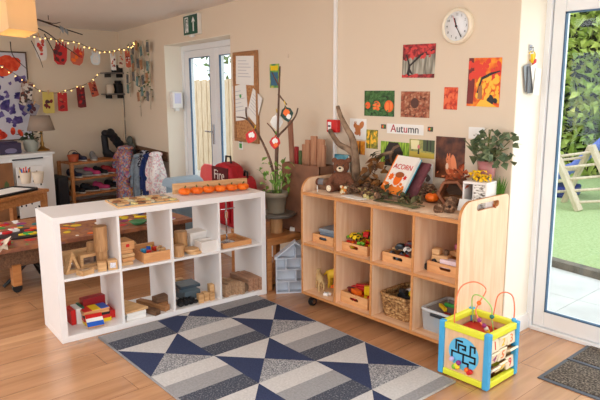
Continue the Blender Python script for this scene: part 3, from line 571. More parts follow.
# lower left: animals
def animal(name,lab,mat,x,y,z,s,rz,neck=0,group=None,ear=True):
    r=T(name,lab,'toy animal','W',x,y,z,rz,group)
    B=[((0,0,.6*s),(.42*s,.2*s,.21*s)),((.28*s,0,.68*s),(.2*s,.17*s,.18*s))]
    hx,hz=.45*s,.85*s+neck*s
    n=5
    for k in range(n): f=k/(n-1); B.append(((.33*s+(hx-.33*s)*f,0,.7*s+(hz-.7*s)*f),(.1*s,.09*s,.1*s)))
    B+= [((hx+.05*s,0,hz),(.17*s,.12*s,.13*s)),((hx+.19*s,0,hz-.05*s),(.1*s,.08*s,.075*s)),((hx-.03*s,.1*s,hz+.11*s),(.05*s,.04*s,.07*s)),((hx-.03*s,-.1*s,hz+.11*s),(.05*s,.04*s,.07*s))]
    for lx in (-.28,.27):
        for ly in (-.12,.12):
            for k in range(5): B.append(((lx*s+(.03*s if lx<0 and k==2 else 0),ly*s,(.5-.11*k)*s),(.09*s-.008*k*s,.075*s,.09*s)))
    for k in range(4): B.append(((-.42*s-.04*s*k,0,.66*s-.06*s*k),(.05*s,.04*s,.05*s)))
    blob('body',B,mat,r,max(.003,s*.045)); m=MB()
    for sy in (-1,1): m.sph((hx+.13*s,sy*.085*s,hz+.04*s),.022*s,8,6)
    m.build('eyes',BLACK,r); return r
SAND=pbr('sandy_plush',(206,174,122),.8,var=.1)
animal('toy_animal','sandy toy animal lying at the front of the lower left compartment',SAND,-2.95,2.79,ZL,.14,2.6,0,'toy animals in the lower left compartment')
animal('toy_animal','brown toy animal in the middle of the lower left compartment',pbr('brown_toy',(120,84,52),.6),-2.86,2.98,ZL,.13,2.2,.1,'toy animals in the lower left compartment')
animal('toy_animal','blue grey toy elephant standing at the back of the lower left compartment',GC,-2.80,2.87,ZL,.14,2.9,0,'toy animals in the lower left compartment')
animal('toy_animal','orange toy animal at the right of the lower left compartment',ORA,-2.765,2.79,ZL,.09,-1.9,0,'toy animals in the lower left compartment')
m=MB(); m.prism(star(5,.03,.014),0,.02,'xy'); one(m,'toy_star',WHITE,'small white star shape lying on the lower left compartment floor','toy star','W',-2.835,2.745,ZL,.3,None,.003)
animal('toy_giraffe','tall yellow toy giraffe in the lower left compartment',pbr('giraffe_yellow',(236,196,56),.5),-2.90,2.90,ZL,.175,.4,.85)
# lower second: red and yellow pieces
G='red and yellow pieces in the lower second tray'
for k,(x,y,z,s,mt,rz,lab) in enumerate(((-2.58,2.86,.02,(.2,.03,.03),RED,.25,'long red bar at the front of the lower second tray'),(-2.53,2.92,.03,(.22,.03,.03),RED,.5,'long red bar crossing at the back of the lower second tray'),(-2.56,2.8,.02,(.08,.04,.03),ORA,-.3,'orange piece at the front of the lower second tray'),(-2.62,2.81,.02,(.07,.03,.03),pbr('maroon',(110,40,40),.4),.1,'maroon piece at the left front of the lower second tray'),(-2.49,2.85,.02,(.07,.035,.06),YEL,.8,'yellow piece at the right front of the lower second tray'),(-2.475,2.93,.05,(.035,.035,.1),YEL,.3,'upright yellow piece near the divider'),(-2.48,2.99,.07,(.03,.03,.13),RED,.1,'upright red piece at the back near the divider'))): wbox('construction_piece',lab,'toy piece',x-.05,y,ZL+z+.035,s,mt,rz,G)
for (x,y,z,h,lab,ms) in ((-2.585,2.89,ZS,.06,'small bright toy pieces filling the bottom of the tray of vehicles',[YEL,RED,LEAFG,ORA]),(-2.225,2.89,ZS,.055,'small dark toy pieces filling the bottom of the tray of small cars',[BLACK,GC,RED,DARKW]),(-2.57,2.88,ZL,.05,'small red and yellow pieces filling the bottom of the lower second tray',[RED,ORA,YEL,RED])):
    m=MB(); q3=random.Random(int(-x*1000))
    for k in range(90): m.box((q3.uniform(-.09,.09),q3.uniform(-.125,.125),q3.uniform(.018,h)),(.03,.018,.016),k%4,q3.uniform(0,1),q3.uniform(0,1),q3.uniform(0,3))
    one(m,'toy_pieces',ms,lab,'toys','W',x,y,z,0,None,0,0,'stuff')
# wicker basket
WICK=ramp('wicker',[(96,62,32),(168,122,74),(210,172,118)],55,.7,2)
t=T('wicker_basket','small wicker basket of toys in the lower third compartment','basket','W',-2.245,2.88,ZL)
def rrect(w,d,r,n=6):
    o=[]
    for cx,cy,a0 in ((w/2-r,d/2-r,0),(-w/2+r,d/2-r,PI/2),(-w/2+r,-d/2+r,PI),(w/2-r,-d/2+r,1.5*PI)):
        for k in range(n): a=a0+PI/2*k/(n-1); o.append((cx+r*math.cos(a),cy+r*math.sin(a)))
    return o
m=MB()
for k in range(9):
    f=k/8; L=rrect(.2+.03*f,.24+.03*f,.035,7); q=[(x*(1+.012*((i+k)%2*2-1)),y*(1+.012*((i+k)%2*2-1)),.008+.125*f) for i,(x,y) in enumerate(L)]; m.tube(q+[q[0]],.0078,6)
m.build('weave',WICK,t)
m=MB(); L=rrect(.2,.24,.035,5)
for i,(x,y) in enumerate(L): m.tube([(x,y,.0),(x*1.15,y*1.13,.14)],.0055,5)
m.build('stakes',WICK,t); m=MB(); q=[(x,y,.142) for x,y in rrect(.236,.276,.04,7)]; m.tube(q+[q[0]],.011,7); m.build('rim',WICK,t); m=MB(); m.prism(rrect(.19,.23,.03,5),0,.008,'xy'); m.build('base',WICK,t)
G='toys in the wicker basket'
for k,(x,y,z,mt,lab) in enumerate(((-2.22,2.85,.12,BLACK,'black toy car on top in the wicker basket'),(-2.18,2.9,.125,YEL,'yellow toy car on the right in the wicker basket'),(-2.28,2.9,.115,pbr('dark_grey_toy',(62,64,68),.4),'dark grey toy car on the left in the wicker basket'),(-2.23,2.94,.13,WHITE,'white toy car at the back in the wicker basket'))): car(lab,x-.025,y,ZL+z-.015,mt,k*1.1,.09,G,BLACK)
m=MB(); m.box((0,0,.05),(.16,.19,.08)); one(m,'toy_heap',pbr('dark_grey_toy',(62,64,68),.4),'dark toys filling the wicker basket below its rim','toys','W',-2.245,2.88,ZL+.01,0,None,.02,0,'stuff')
# plastic bin
t=T('plastic_bin','clear plastic storage bin with grey lid in the lower right compartment','bin','W',-1.915,2.88,ZL)
CLR=pbr('frosted_plastic',(214,220,224),.2,alpha=.35)
m=MB(); w,d,h=.23,.24,.13
m.add([(-w/2,-d/2,0),(w/2,-d/2,0),(w/2,d/2,0),(-w/2,d/2,0),(-w*.54,-d*.54,h),(w*.54,-d*.54,h),(w*.54,d*.54,h),(-w*.54,d*.54,h)],[(0,3,2,1),(0,1,5,4),(1,2,6,5),(2,3,7,6),(3,0,4,7)]); m.build('bin_body',CLR,t,solid=.003)
m=MB(); q=[(x,y,h) for x,y in rrect(w*1.11,d*1.11,.02,5)]; m.tube(q+[q[0]],.009,6); m.build('rim',pbr('frosted_rim',(206,210,212),.3),t); m=MB(); m.bx(-.06,.06,-d*.54-.014,-d*.54,h-.028,h-.012); m.build('clip',pbr('charcoal_plastic',(44,46,52),.4),t,.003)
G='toys in the clear bin'
for k,(x,y,z,s,mt,rz,lab) in enumerate(((-1.97,2.86,.11,(.09,.02,.02),YEL,-.6,'yellow stick poking out of the clear bin'),(-1.92,2.9,.12,(.12,.02,.02),GRN,.1,'green stick lying across the top of the clear bin'),(-1.94,2.86,.05,(.04,.04,.04),RED,.3,'red block inside the clear bin'),(-1.97,2.83,.01,(.05,.05,.05),SKYB,.1,'blue block at the bottom of the clear bin'),(-1.9,2.84,.01,(.07,.06,.07),TRAYW,.5,'wooden block inside the clear bin'),(-1.87,2.92,.06,(.07,.05,.05),GC,.2,'grey blue block inside the clear bin'))): wbox('toy_piece',lab,'toy piece',x,y,ZL+z+.004,s,mt,rz,G,.003)
# ================================================================ on top of the birch shelf
ZQ=.807
m=MB(); n=44; L=-2.995; 
top=[(L+1.2*k/(n-1),2.682+.012*math.sin(k*.9)+.008*math.sin(k*2.3)+.012) for k in range(n)]
vs=[];fs=[]
for k,(x,y) in enumerate(top): vs+=[(x,y,ZQ+.003+.002*math.sin(k*1.7)),(x,y+.2,ZQ+.003),(x,3.14,ZQ+.003)]
for k in range(n-1): a=3*k; fs+=[(a,a+3,a+4,a+1),(a+1,a+4,a+5,a+2)]
m.add(vs,fs,0,True); o=m.build('paper_runner',ramp('runner_paper',[(186,150,120),(214,182,152)],6,.8),None,solid=.002); tag(o,'crinkled brown paper runner covering the birch shelf top','runner')
ZQ+=.005
FUR=pbr('brown_plush',(112,68,46),.9,var=.22,vs=120,bump=.5); CREAM=pbr('cream_plush',(226,212,184),.9,var=.1,vs=80)
t=T('teddy_bear','brown seated teddy bear with cream snout on the shelf top','teddy bear','W',-2.835,2.875,ZQ,.62)
s=.195
B=[((0,0,.27*s*1.1),(.3*s,.25*s,.33*s)),((0,0,.5*s),(.24*s,.2*s,.22*s)),((0,-.03*s,.86*s),(.29*s,.25*s,.26*s)),((-.24*s,0,1.07*s),(.1*s,.06*s,.1*s)),((.24*s,0,1.07*s),(.1*s,.06*s,.1*s))]
for sx in (-1,1):
    for k in range(6): f=k/5; B.append(((sx*(.22+.2*f)*s,(-.02-.22*f)*s,(.55-.28*f)*s),((.11-.01*f)*s,.1*s,.1*s)))
    for k in range(6): f=k/5; B.append(((sx*(.17+.15*f)*s,(-.1-.36*f)*s,(.14)*s),(.14*s,.13*s,.135*s)))
    B.append(((sx*.34*s,-.5*s,.19*s),(.13*s,.08*s,.18*s)))
blob('body',B,FUR,t,.0045)
blob('snout',[((0,-.26*s,.8*s),(.13*s,.1*s,.1*s))],CREAM,t,.004); m=MB(); m.sph((0,-.355*s,.84*s),(.05*s,.03*s,.035*s)); m.build('nose',BLACK,t)
for sx in (-1,1): m=MB(); m.sph((sx*.11*s,-.255*s,.93*s),.028*s,10,8); m.build('eye',BLACK,t)
for sx in (-1,1): m=MB(); m.sph((sx*.34*s,-.575*s,.17*s),(.085*s,.02*s,.11*s)); m.build('paw_pad',CREAM,t)
t=T('bark_figure','small dark log figure with a grey band left of the teddy','figure','W',-2.965,2.83,ZQ,.2); m=MB(); m.cyl((-.06,0,.05),.026,.03,14,0,'x'); m.build('log_end',pbr('rust_brown',(110,62,40),.7),t,.004); m=MB(); m.cyl((-.03,0,.05),.025,.045,14,0,'x'); m.build('band',pbr('grey_felt',(120,122,128),.8),t); m=MB(); m.cyl((.015,0,.05),.027,.05,14,0,'x'); m.bx(-.03,.05,-.02,.02,0,.035); m.build('log_body',DARKW,t,.004)
m=MB(); m.tube([(.0,0,.004),(.005,-.01,.03),(.012,-.016,.045),(.02,-.02,.02),(.03,-.03,.004)],.0025,6); one(m,'string_loop',PAPER,'white loop of string in front of the teddy bear','string','W',-2.93,2.745,ZQ)
WOODY=ramp('dry_branch',[(92,72,56),(140,114,92),(164,138,112)],16,.85,4)
t=T('branch','large bare forked branch standing on the shelf top against the wall','branch','W',-2.87,3.09,ZQ)
def stem(par,name,pts,rad,mat=WOODY): m=MB(); m.tube(pts,rad,9); return m.build(name,mat,par)
def smooth(P,n=5):
    o=[]; P=[Vector(p) for p in P]
    for i in range(len(P)-1):
        a,b,c,d=P[max(i-1,0)],P[i],P[i+1],P[min(i+2,len(P)-1)]
        for k in range(n):
            u=k/n; o.append(.5*((2*b)+(c-a)*u+(2*a-5*b+4*c-d)*u*u+(-a+3*b-3*c+d)*u**3))
    o.append(P[-1]); return o
def taper(n,a,b): return [a+(b-a)*k/(n-1) for k in range(n)]
def limb(par,name,P,a,b,mat=WOODY): q=smooth(P); m=MB(); m.tube(q,taper(len(q),a,b),9); return m.build(name,mat,par)
limb(t,'main_limb',[(0,0,0),(-.02,0,.05),(-.035,0,.16),(-.045,0,.25),(-.075,0,.345),(-.115,-.01,.405),(-.185,0,.485),(-.22,0,.56)],.036,.014)
limb(t,'side_limb',[(-.04,0,.22),(-.1,-.01,.26),(-.2,-.01,.295),(-.3,0,.385)],.026,.017)
limb(t,'low_limb',[(.0,0,.03),(.1,-.02,.11),(.16,-.02,.18),(.21,-.01,.24),(.3,.0,.27)],.022,.01)
DRY=ramp('dry_brown_leaves',[(92,60,36),(140,92,48),(176,120,60)],9,.8,3); RUST=ramp('rust_leaves',[(132,52,30),(170,78,44),(196,110,66)],10,.8,3); OLIVE=ramp('olive_leaves',[(54,58,38),(88,88,56),(120,110,74)],12,.8,3)
m=MB()
for _ in range(34): m.leaf((rnd.uniform(-.08,.1),rnd.uniform(-.07,.03),rnd.uniform(.06,.22)+0),rnd.uniform(.05,.1),.045)
one(m,'dry_leaf_bunch',DRY,'bunch of curled brown dry leaves in front of the branch','leaves','W',-2.66,3.04,ZQ)
m=MB()
for _ in range(7): m.leaf((rnd.uniform(-.02,.06),rnd.uniform(-.03,.02),rnd.uniform(.0,.05)),.09,.05,0,Matrix.Rotation(rnd.uniform(-.6,.6),4,'Z')@Matrix.Rotation(-.7,4,'Y'))
one(m,'green_leaf_sprig',OLIVE,'olive green leaf sprig above the dry leaves on the branch','leaves','W',-2.69,3.03,ZQ+.2)
CONE=ramp('pine_cone',[(92,66,50),(150,114,86),(196,160,128)],30,.8,3)
def cone_mesh(s):
    m=MB(); m.sph((0,0,.5*s),(.22*s,.22*s,.42*s),10,8)
    for i in range(9):
        z=(.12+.09*i)*s; r=.42*s*math.sin(PI*(.18+.085*i))
        for k in range(9): a=2*PI*(k+.5*(i%2))/9; m.box((r*.95*math.cos(a),r*.95*math.sin(a),z),(.26*s,.16*s,.04*s),1+(i+k)%2,0,-.5,a)
    return m
def cone(lab,x,y,s,rot,grp): 
    o=one(cone_mesh(s),'pine_cone',[pbr('cone_core',(48,34,26),.9),CONE,pbr('cone_scale_brown',(112,80,58),.8)],lab,'pine cone','W',x,y,ZQ+ (0 if rot[0]==0 else .3*s),0,grp); o.rotation_euler=rot
cone('large upright pine cone behind the small pumpkin on the birch shelf',-2.235,3.04,.105,(0,0,0),'pine cones on the birch shelf')
for k,(x,y,s,r,lab) in enumerate(((-1.93,2.83,.06,(1.3,.2,.5),'pine cone lying at the front of the group by the log house'),(-1.87,2.87,.062,(1.4,0,2.2),'pine cone in the middle of the group by the side panel'),(-1.95,2.9,.06,(1.2,.3,4.),'pine cone at the left of the group by the log house'),(-1.83,2.84,.055,(1.5,0,1.),'pine cone nearest the side panel, rounded end forward'),(-1.86,2.935,.06,(1.3,.4,3.),'pine cone at the back of the group by the white house'),(-1.925,2.765,.05,(1.5,.1,5.),'small pine cone at the very front edge of the shelf top'))): cone(lab,x,y,s*1.2,r,'pine cones on the birch shelf')
for k,(x,y,s,lab) in enumerate(((-2.70,2.83,.05,'small pine cone right of the teddy bear'),(-2.67,2.885,.055,'pine cone in the dark wreath near the teddy'),(-2.6,2.84,.05,'pine cone at the middle of the dark bark heap'))): cone(lab,x,y,s,(1.2,.2,k*2.),'pine cones on the birch shelf')
# wreath / bark pieces
m=MB()
for k in range(80):
    a=2*PI*k/80*1.0; r=.085+rnd.uniform(-.02,.02); m.tube([(r*math.cos(a)*1.5,r*math.sin(a)*.75,.02+rnd.uniform(0,.045)),(r*math.cos(a+.35)*1.5,r*math.sin(a+.35)*.75,.02+rnd.uniform(0,.045))],.006,5)
one(m,'twig_wreath',DARKW,'dark twig wreath lying right of the teddy bear','wreath','W',-2.625,2.865,ZQ)
for k,(x,y,l,rz,lab) in enumerate(((-2.56,2.93,.16,.3,'curved bark piece behind the twig wreath'),(-2.5,2.87,.14,-.2,'curved bark piece left of the book, by the dry flowers'),(-2.72,2.95,.12,.9,'curved bark piece just right of the teddy'))):
    m=MB(); n=9; vs=[(xx*l-l/2,.035*math.cos(PI*k2/(n-1)),.034*math.sin(PI*k2/(n-1))+.002*math.sin(7*xx)) for xx in (0,.33,.66,1) for k2 in range(n)]; m.add(vs,[(i*n+j,i*n+j+1,(i+1)*n+j+1,(i+1)*n+j) for i in range(3) for j in range(n-1)],0,True)
    one(m,'bark_piece',BARK,lab,'bark','W',x,y,ZQ,rz,'bark pieces on the birch shelf',0,.006)
m=MB()
for k in range(60): m.leaf((rnd.uniform(-.22,.2),rnd.uniform(-.06,.05),rnd.uniform(.004,.055)),rnd.uniform(.04,.07),.035)
one(m,'dried_leaves',OLIVE,'dark olive dried leaves spread in front of the picture book','leaves','W',-2.34,2.87,ZQ)
m=MB()
for k in range(26): m.leaf((rnd.uniform(-.05,.05),rnd.uniform(-.04,.04),rnd.uniform(.01,.05)),rnd.uniform(.03,.05),.025)
one(m,'dried_flowers',ramp('straw_flowers',[(150,130,84),(206,190,130)],14,.8),'pale straw coloured dried flowers left of the picture book','flowers','W',-2.52,2.81,ZQ)
m=MB()
for k in range(12): a=rnd.uniform(-.3,.3); y=rnd.uniform(-.02,.02); m.tube([(-.16,y-.1*a,.006),(0,y,.012),(.17,y+.16*a,.006)],.003,5)
one(m,'dry_grass_stems',OLIVE,'flat spray of dry stems along the front of the shelf top','dry stems','W',-2.27,2.76,ZQ)
m=MB(); m.bx(-.09,.09,-.035,.035,0,.003); one(m,'leaflet',PAPER,'grey and white paper leaflet lying at the front below the dried flowers','leaflet','W',-2.60,2.75,ZQ,-.15)
m=MB()
for k in range(30): a=rnd.uniform(0,2*PI); m.sph((.035*math.cos(a)*rnd.random(),.02*math.sin(a),rnd.uniform(.008,.05)),.011,7,5,k%3)
one(m,'berry_posy',[pbr('cream_berry',(228,214,180),.5),pbr('orange_berry',(206,120,40),.5),pbr('gold_berry',(196,150,60),.5)],'cream and orange berry posy at the feet of the teddy','posy','W',-2.725,2.80,ZQ)
m=MB()
for k in range(70): m.leaf((rnd.uniform(-.17,.17),rnd.uniform(-.06,.08),rnd.uniform(.004,.07)),rnd.uniform(.04,.08),.035)
one(m,'brown_leaf_litter',ramp('dark_litter',[(48,38,30),(86,66,48),(128,92,62)],12,.8,3),'dark brown leaf litter heaped between teddy and picture book','leaves','W',-2.62,2.97,ZQ)
for k,(x,y,s_,lab) in enumerate(((-2.55,2.83,.055,'pine cone at the front left of the picture book'),(-2.73,2.9,.06,'pine cone just right of the teddy among the leaves'),(-2.46,2.80,.045,'small pine cone before the lower corner of the picture book'))): cone(lab,x,y,s_,(1.25,.1,k*1.7),'pine cones on the birch shelf')
m=MB(); m.sph((0,0,.035),(.05,.04,.035),12,8); m.sph((.06,0,.05),(.028,.026,.026),10,7); m.tube([(.085,0,.048),(.1,0,.045)],[.012,.006],8); one(m,'toy_hedgehog',pbr('rosy_felt',(168,110,100),.85),'rosy brown felt toy mouse sitting behind the leaf litter','toy animal','W',-2.50,3.03,ZQ+.0,.4)
# acorn picture book leaning on a brown one
t=T('picture_book','white and orange picture book with an acorn cover standing on the shelf top','book','W',-2.435,2.91,ZQ+.026,.06); t.rotation_euler=(math.radians(-33),0,math.radians(-11))
ORB=pbr('orange_cover',(240,130,40),.4); 
m=MB(); m.bx(-.105,.105,-.006,.006,0,.27); m.build('cover',[pbr('cover_white',(240,234,224),.35)],t,.001); m=MB(); m.bx(-.109,-.098,-.008,.008,0,.27); m.build('spine',ORB,t,.002)
m=MB(); m.bx(-.1,.105,-.0085,-.0065,0,.05); 
for k in range(14): m.prism(ell(rnd.uniform(-.09,.095),rnd.uniform(.04,.075),.012,.009,8),-.0086,-.0066,'xz')
m.build('cover_art',ORB,t); m=MB(); m.prism(ell(.012,.105,.035,.044),-.0095,-.0065,'xz',0); m.prism(ell(.012,.135,.04,.02),-.0105,-.0065,'xz',1); m.prism(star(7,.028,.017,(-.06,.115)),-.009,-.0065,'xz',0); m.prism(star(6,.018,.01,(.07,.12)),-.009,-.0065,'xz',2); m.build('acorn_art',[ORA,pbr('acorn_cap',(160,84,40),.5),RED],t)
text_mesh('title','ACORN',.05,RED,t,(.005,-.0075,.19),(PI/2,0,0)); 
m=MB(); m.bx(-.10,.10,.006,.02,.003,.267); m.build('pages',PAPER,t); m=MB(); m.bx(-.105,.105,.02,.024,0,.27); m.build('back_cover',[pbr('teal_cover',(30,150,170),.4)],t)
m=MB(); m.prism([(-.1,-.03),(-.06,-.05),(.06,-.045),(.1,-.02),(.09,.05),(-.09,.05)],0,.024,'xy'); one(m,'bark_slab',BARK,'flat bark slab under the lower edge of the picture book','bark','W',-2.43,2.905,ZQ,-.2,None,.004)
o=wbox('cloth_book','maroon cloth covered book leaning to the right of the picture book','book',-2.365,2.97,ZQ+.004,(.19,.022,.25),pbr('maroon_cloth',(112,60,66),.85,var=.15),0,None,.006); o.rotation_euler=(math.radians(-30),0,math.radians(-14))
t=T('story_book','teal picture book standing behind the teddy bear against the wall','book','W',-3.08,3.13,ZQ); m=MB(); m.bx(-.07,.07,-.01,.01,0,.21); m.build('cover',ramp('teal_cover_art',[(40,70,80),(50,120,140),(120,170,180)],12,.4),t,.002); m=MB(); m.bx(-.066,.072,-.007,.007,.004,.206); m.build('pages',PAPER,t)
pumpkin('small orange pumpkin alone on the birch shelf before the large pine cone','W',-2.165,2.985,ZQ,.043,.06,None,.4)
# rusty hollow log house, leaf garland, white birch house, flowers, ivy vase, grass
t=T('hollow_log','hollow hexagonal wooden log house lying open end forward','log house','W',-2.035,3.03,ZQ,.35)
hx=[(.09*math.cos(a),.078+.085*math.sin(a)) for a in [PI*k/3+.1 for k in range(6)]]; hi=[(.07*math.cos(a),.078+.066*math.sin(a)) for a in [PI*k/3+.1 for k in range(6)]]
m=MB(); m.prism(hx,-.09,.09,'xz',0,[hi]); m.build('shell',wood('rust_wood',(110,60,34),(152,92,56),'y',8,.6,8),t,.003); m=MB(); m.prism(hi,.06,.07,'xz'); m.build('back_wall',DARKW,t); m=MB(); m.bx(-.05,.05,-.06,.04,.03,.05); m.build('inner_floor',MIDW,t)
m=MB()
for k in range(46):
    f=k/45; m.leaf((-.12+.3*f+rnd.uniform(-.02,.02),rnd.uniform(-.03,.02),.17+.05*math.sin(4*f)-.12*max(0,f-.45)+rnd.uniform(-.03,.03)),rnd.uniform(.04,.065),.035)
one(m,'leaf_garland',RUST,'rust coloured leaf garland draped over the log house','leaf garland','W',-1.965,3.0,ZQ-.03)
t=T('white_house','small white open fronted house faced with birch bark strips','toy house','W',-1.855,3.0,ZQ,.12)
BB=ramp('birch_bark',[(96,84,72),(226,220,210),(236,232,224)],34,.7,3,sv=(1,1,3),lo=.42,hi=.6)
m=MB(); m.bx(-.072,.072,-.06,.07,0,.012); m.bx(-.072,.072,-.06,.07,.15,.164); m.bx(-.072,-.062,-.06,.07,.012,.15); m.bx(-.012,-.003,-.06,.06,.012,.15); m.bx(.063,.072,-.06,.07,.012,.15); m.bx(-.072,.072,.06,.07,.012,.15); m.build('frame',WB,t,.002); m=MB(); m.bx(-.061,-.013,.05,.059,.013,.149); m.build('inner_back',BLACK,t); m=MB(); m.bx(-.003,.063,-.063,-.05,.012,.15); m.build('bark_panel',BB,t)  # black sheet behind the opening paints in its dark shade
t=T('flower_bunch','bunch of yellow flowers on top of the white house','flowers','W',-1.855,2.99,ZQ+.164)
m=MB(); 
for k in range(60): m.leaf((rnd.uniform(-.05,.06),rnd.uniform(-.03,.03),rnd.uniform(.012,.05)),.03,.018)
m.build('petals',pbr('flower_yellow',(246,200,30),.6),t,fix=False); m=MB(); [m.tube([(x,0,.003),(x+.02,.01,.03)],.004,5) for x in (-.04,-.02,0,.02,.04)]; m.build('stems',STEM,t)
t=T('ivy_vase','pinkish vase of dark green ivy at the right end of the shelf','vase of ivy','W',-1.875,3.1,ZQ)
m=MB(); m.lathe([(.03,0),(.04,.02),(.045,.1),(.05,.22),(.058,.27),(.055,.27),(.047,.22),(.035,.03),(0,.02)],22); m.build('vase',ramp('vase_glaze',[(120,110,90),(176,110,110),(150,140,100)],9,.3),t)
IVY=ramp('ivy_leaves',[(56,72,50),(92,108,76),(136,146,110)],20,.5,3)
m=MB()
for k in range(9): a=2*PI*k/9; r=.06+.05*(k%3); m.tube([(0,0,.2),(r*.5*math.cos(a)+.01,r*.4*math.sin(a)-.0,.32),(r*1.1*math.cos(a)+.04,r*.45*math.sin(a)-.03,.36+.03*(k%4))],.003,5)
m.build('stems',STEM,t); m=MB()
for k in range(110):
    a=rnd.uniform(0,2*PI); r=.14*rnd.random()**.6; z=.36+.1*math.sqrt(max(0,1-(r/.17)**2))*rnd.uniform(-1.2,.9); m.leaf((r*math.cos(a)+.05,min(.03,r*.5*math.sin(a)-.04),z),rnd.uniform(.04,.06),.045)
m.build('leaves',IVY,t,fix=False)
m=MB()
for k in range(150): a=rnd.uniform(0,2*PI); r=rnd.uniform(.01,.05); h=rnd.uniform(.12,.2); m.add([(.03*math.cos(a)*rnd.random(),.02*math.sin(a),.04),(.03*math.cos(a)*rnd.random()+.003,.02*math.sin(a),.04),(r*1.3*math.cos(a),r*.7*math.sin(a),h)],[(0,1,2)])
t=T('grass_tuft','tuft of green grass in a low dark pot beside the ivy vase','grass pot','W',-1.80,3.10,ZQ); m.build('blades',pbr('fresh_grass',(92,140,50),.7,var=.2,vs=40),t,fix=False); m=MB(); m.lathe([(.022,0),(.026,.045),(.022,.045),(.0,.04)],16); m.build('pot',pbr('dark_pot',(44,46,60),.5),t)
m=MB(); m.bx(-.06,.06,-.002,.002,0,.07); o=one(m,'white_card',PAPER,'folded white card leaning behind the handle of the side panel','card','W',-1.86,2.9,ZQ,.25); o.rotation_euler=(-.5,0,.25)
o=wbox('wooden_block','orange wooden peg lying behind the side panel handle','block',-1.795,3.06,ZQ,(.03,.03,.06),OAKEDGE,.2)
# ================================================================ activity cube
t=T('activity_cube','wooden activity cube with blue posts, yellow rails and bead wires','activity cube','W',-1.612,2.676,0)
cw=.133; LYEL=pbr('lime_yellow',(224,222,60),.42)
for sx in (-1,1):
    for sy in (-1,1): m=MB(); m.bx(sx*cw-.016,sx*cw+.016,sy*cw-.016,sy*cw+.016,.004,.3); m.build('corner_post',SKYB,t,.006)
for z0,z1 in ((.006,.04),(.262,.296)):
    for s in (-1,1):
        m=MB(); m.bx(-cw+.016,cw-.016,s*cw-.014,s*cw+.014,z0,z1); m.build('rail',LYEL,t,.005); m=MB(); m.bx(s*cw-.014,s*cw+.014,-cw+.016,cw-.016,z0,z1); m.build('rail',LYEL,t,.005)
PANEL=wood('activity_panel',(216,176,136),(232,196,158),'z',4,.5,8)
m=MB(); m.bx(-cw+.01,cw-.01,-cw-.004,-cw+.004,.04,.262); f=m.build('maze_panel',PANEL,t); m=MB(); m.bx(-cw+.01,cw-.01,cw-.004,cw+.004,.04,.262); m.build('back_panel',PANEL,t); m=MB(); m.bx(-cw-.004,-cw+.004,-cw+.01,cw-.01,.04,.262); m.build('left_panel',PANEL,t)
m=MB(); m.prism(ell(0,.15,.088,.088,32),-cw-.0065,-cw-.003,'xz'); m.build('blue_disc',pbr('maze_blue',(96,186,226),.4),f)
m=MB()
def groove(pts):
    for (a,b),(c,d) in zip(pts[:-1],pts[1:]): m.bx(min(a,c)-.005,max(a,c)+.005,-cw-.0075,-cw-.006,.15+min(b,d)-.005,.15+max(b,d)+.005)
groove([(-.068,-.03),(-.068,.0),(.0,0),(.0,-.045),(.03,-.045),(.03,-.065)]); groove([(-.03,0),(-.03,.045),(.01,.045),(.01,.025),(-.005,.025)]); groove([(0,.0),(.068,0),(.068,-.03),(.04,-.03)]); groove([(.04,0),(.04,.055),(.065,.055),(.065,.03)]); groove([(-.01,.065),(-.045,.065),(-.045,.02)]); m.build('maze_groove',BLACK,f)
for k,(x,z,mt) in enumerate(((-.062,-.042,pbr('lilac',(200,180,220),.4)),(-.02,-.05,PURP),(-.033,-.068,LIME),(-.045,-.08,LEAFG),(-.025,-.075,YEL),(.03,-.072,ORA),(.042,-.082,RED),(.052,-.075,RED))):
    m=MB(); m.sph((x,-cw-.017,.15+z),.0135,12,8); m.build('maze_bead',mt,f)
# number tiles on the right face
CR=pbr('tile_cream',(234,220,190),.45); m=MB()
for zz in (.095,.16,.225): m.tube([(cw-.004,-cw+.01,zz),(cw-.004,cw-.01,zz)],.004,6)
m.build('tile_rods',BLOCK,t)
NC=[RED,YEL,ORA,PURP,ORA,YEL,PURP,YEL,RED]; tilt=[-.12,.1,-.06,.3,.12,1.0,.8,.5,-.1]
for k in range(9):
    r_,c_=divmod(k,3); y=-.078+.078*c_; z=.222-.067*r_
    m=MB(); m.box((0,0,0),(.012,.076,.064)); o=m.build('number_tile',CR,t,.004); o.location=(cw+.002,y,z); o.rotation_euler=(0,tilt[k],0)
    text_mesh('number',str(k+1),.062,NC[k],o,(.0066,0,0),(PI/2,0,PI/2))
m=MB(); m.bx(-cw+.014,cw-.014,-cw+.014,cw-.014,.215,.23); m.build('red_tray',pbr('tray_red',(190,40,36),.5),t)
def wire(name,P,mt): q=smooth(P,8); m=MB(); m.tube(q,.0035,7); return m.build(name,mt,t)
w1=wire('orange_wire',[(-.1,-.08,.23),(-.1,-.08,.37),(-.085,-.06,.47),(-.03,-.02,.505),(.02,.01,.47),(-.01,.0,.39),(-.02,-.01,.34),(.01,.0,.28),(.03,.02,.26),(.03,.03,.23)],pbr('coral_wire',(240,130,90),.4))
w2=wire('coral_wire',[(.02,.08,.23),(.03,.09,.35),(.04,.1,.42),(.075,.11,.445),(.11,.12,.43),(.125,.12,.37),(.125,.12,.29)],pbr('coral_wire',(240,130,90),.4))
w3=wire('green_wire',[(-.1,.1,.23),(-.08,.05,.33),(-.06,.02,.41),(.0,0,.43),(.05,.02,.38),(.04,.05,.3),(.05,.06,.23)],pbr('green_wire',(170,215,120),.4))
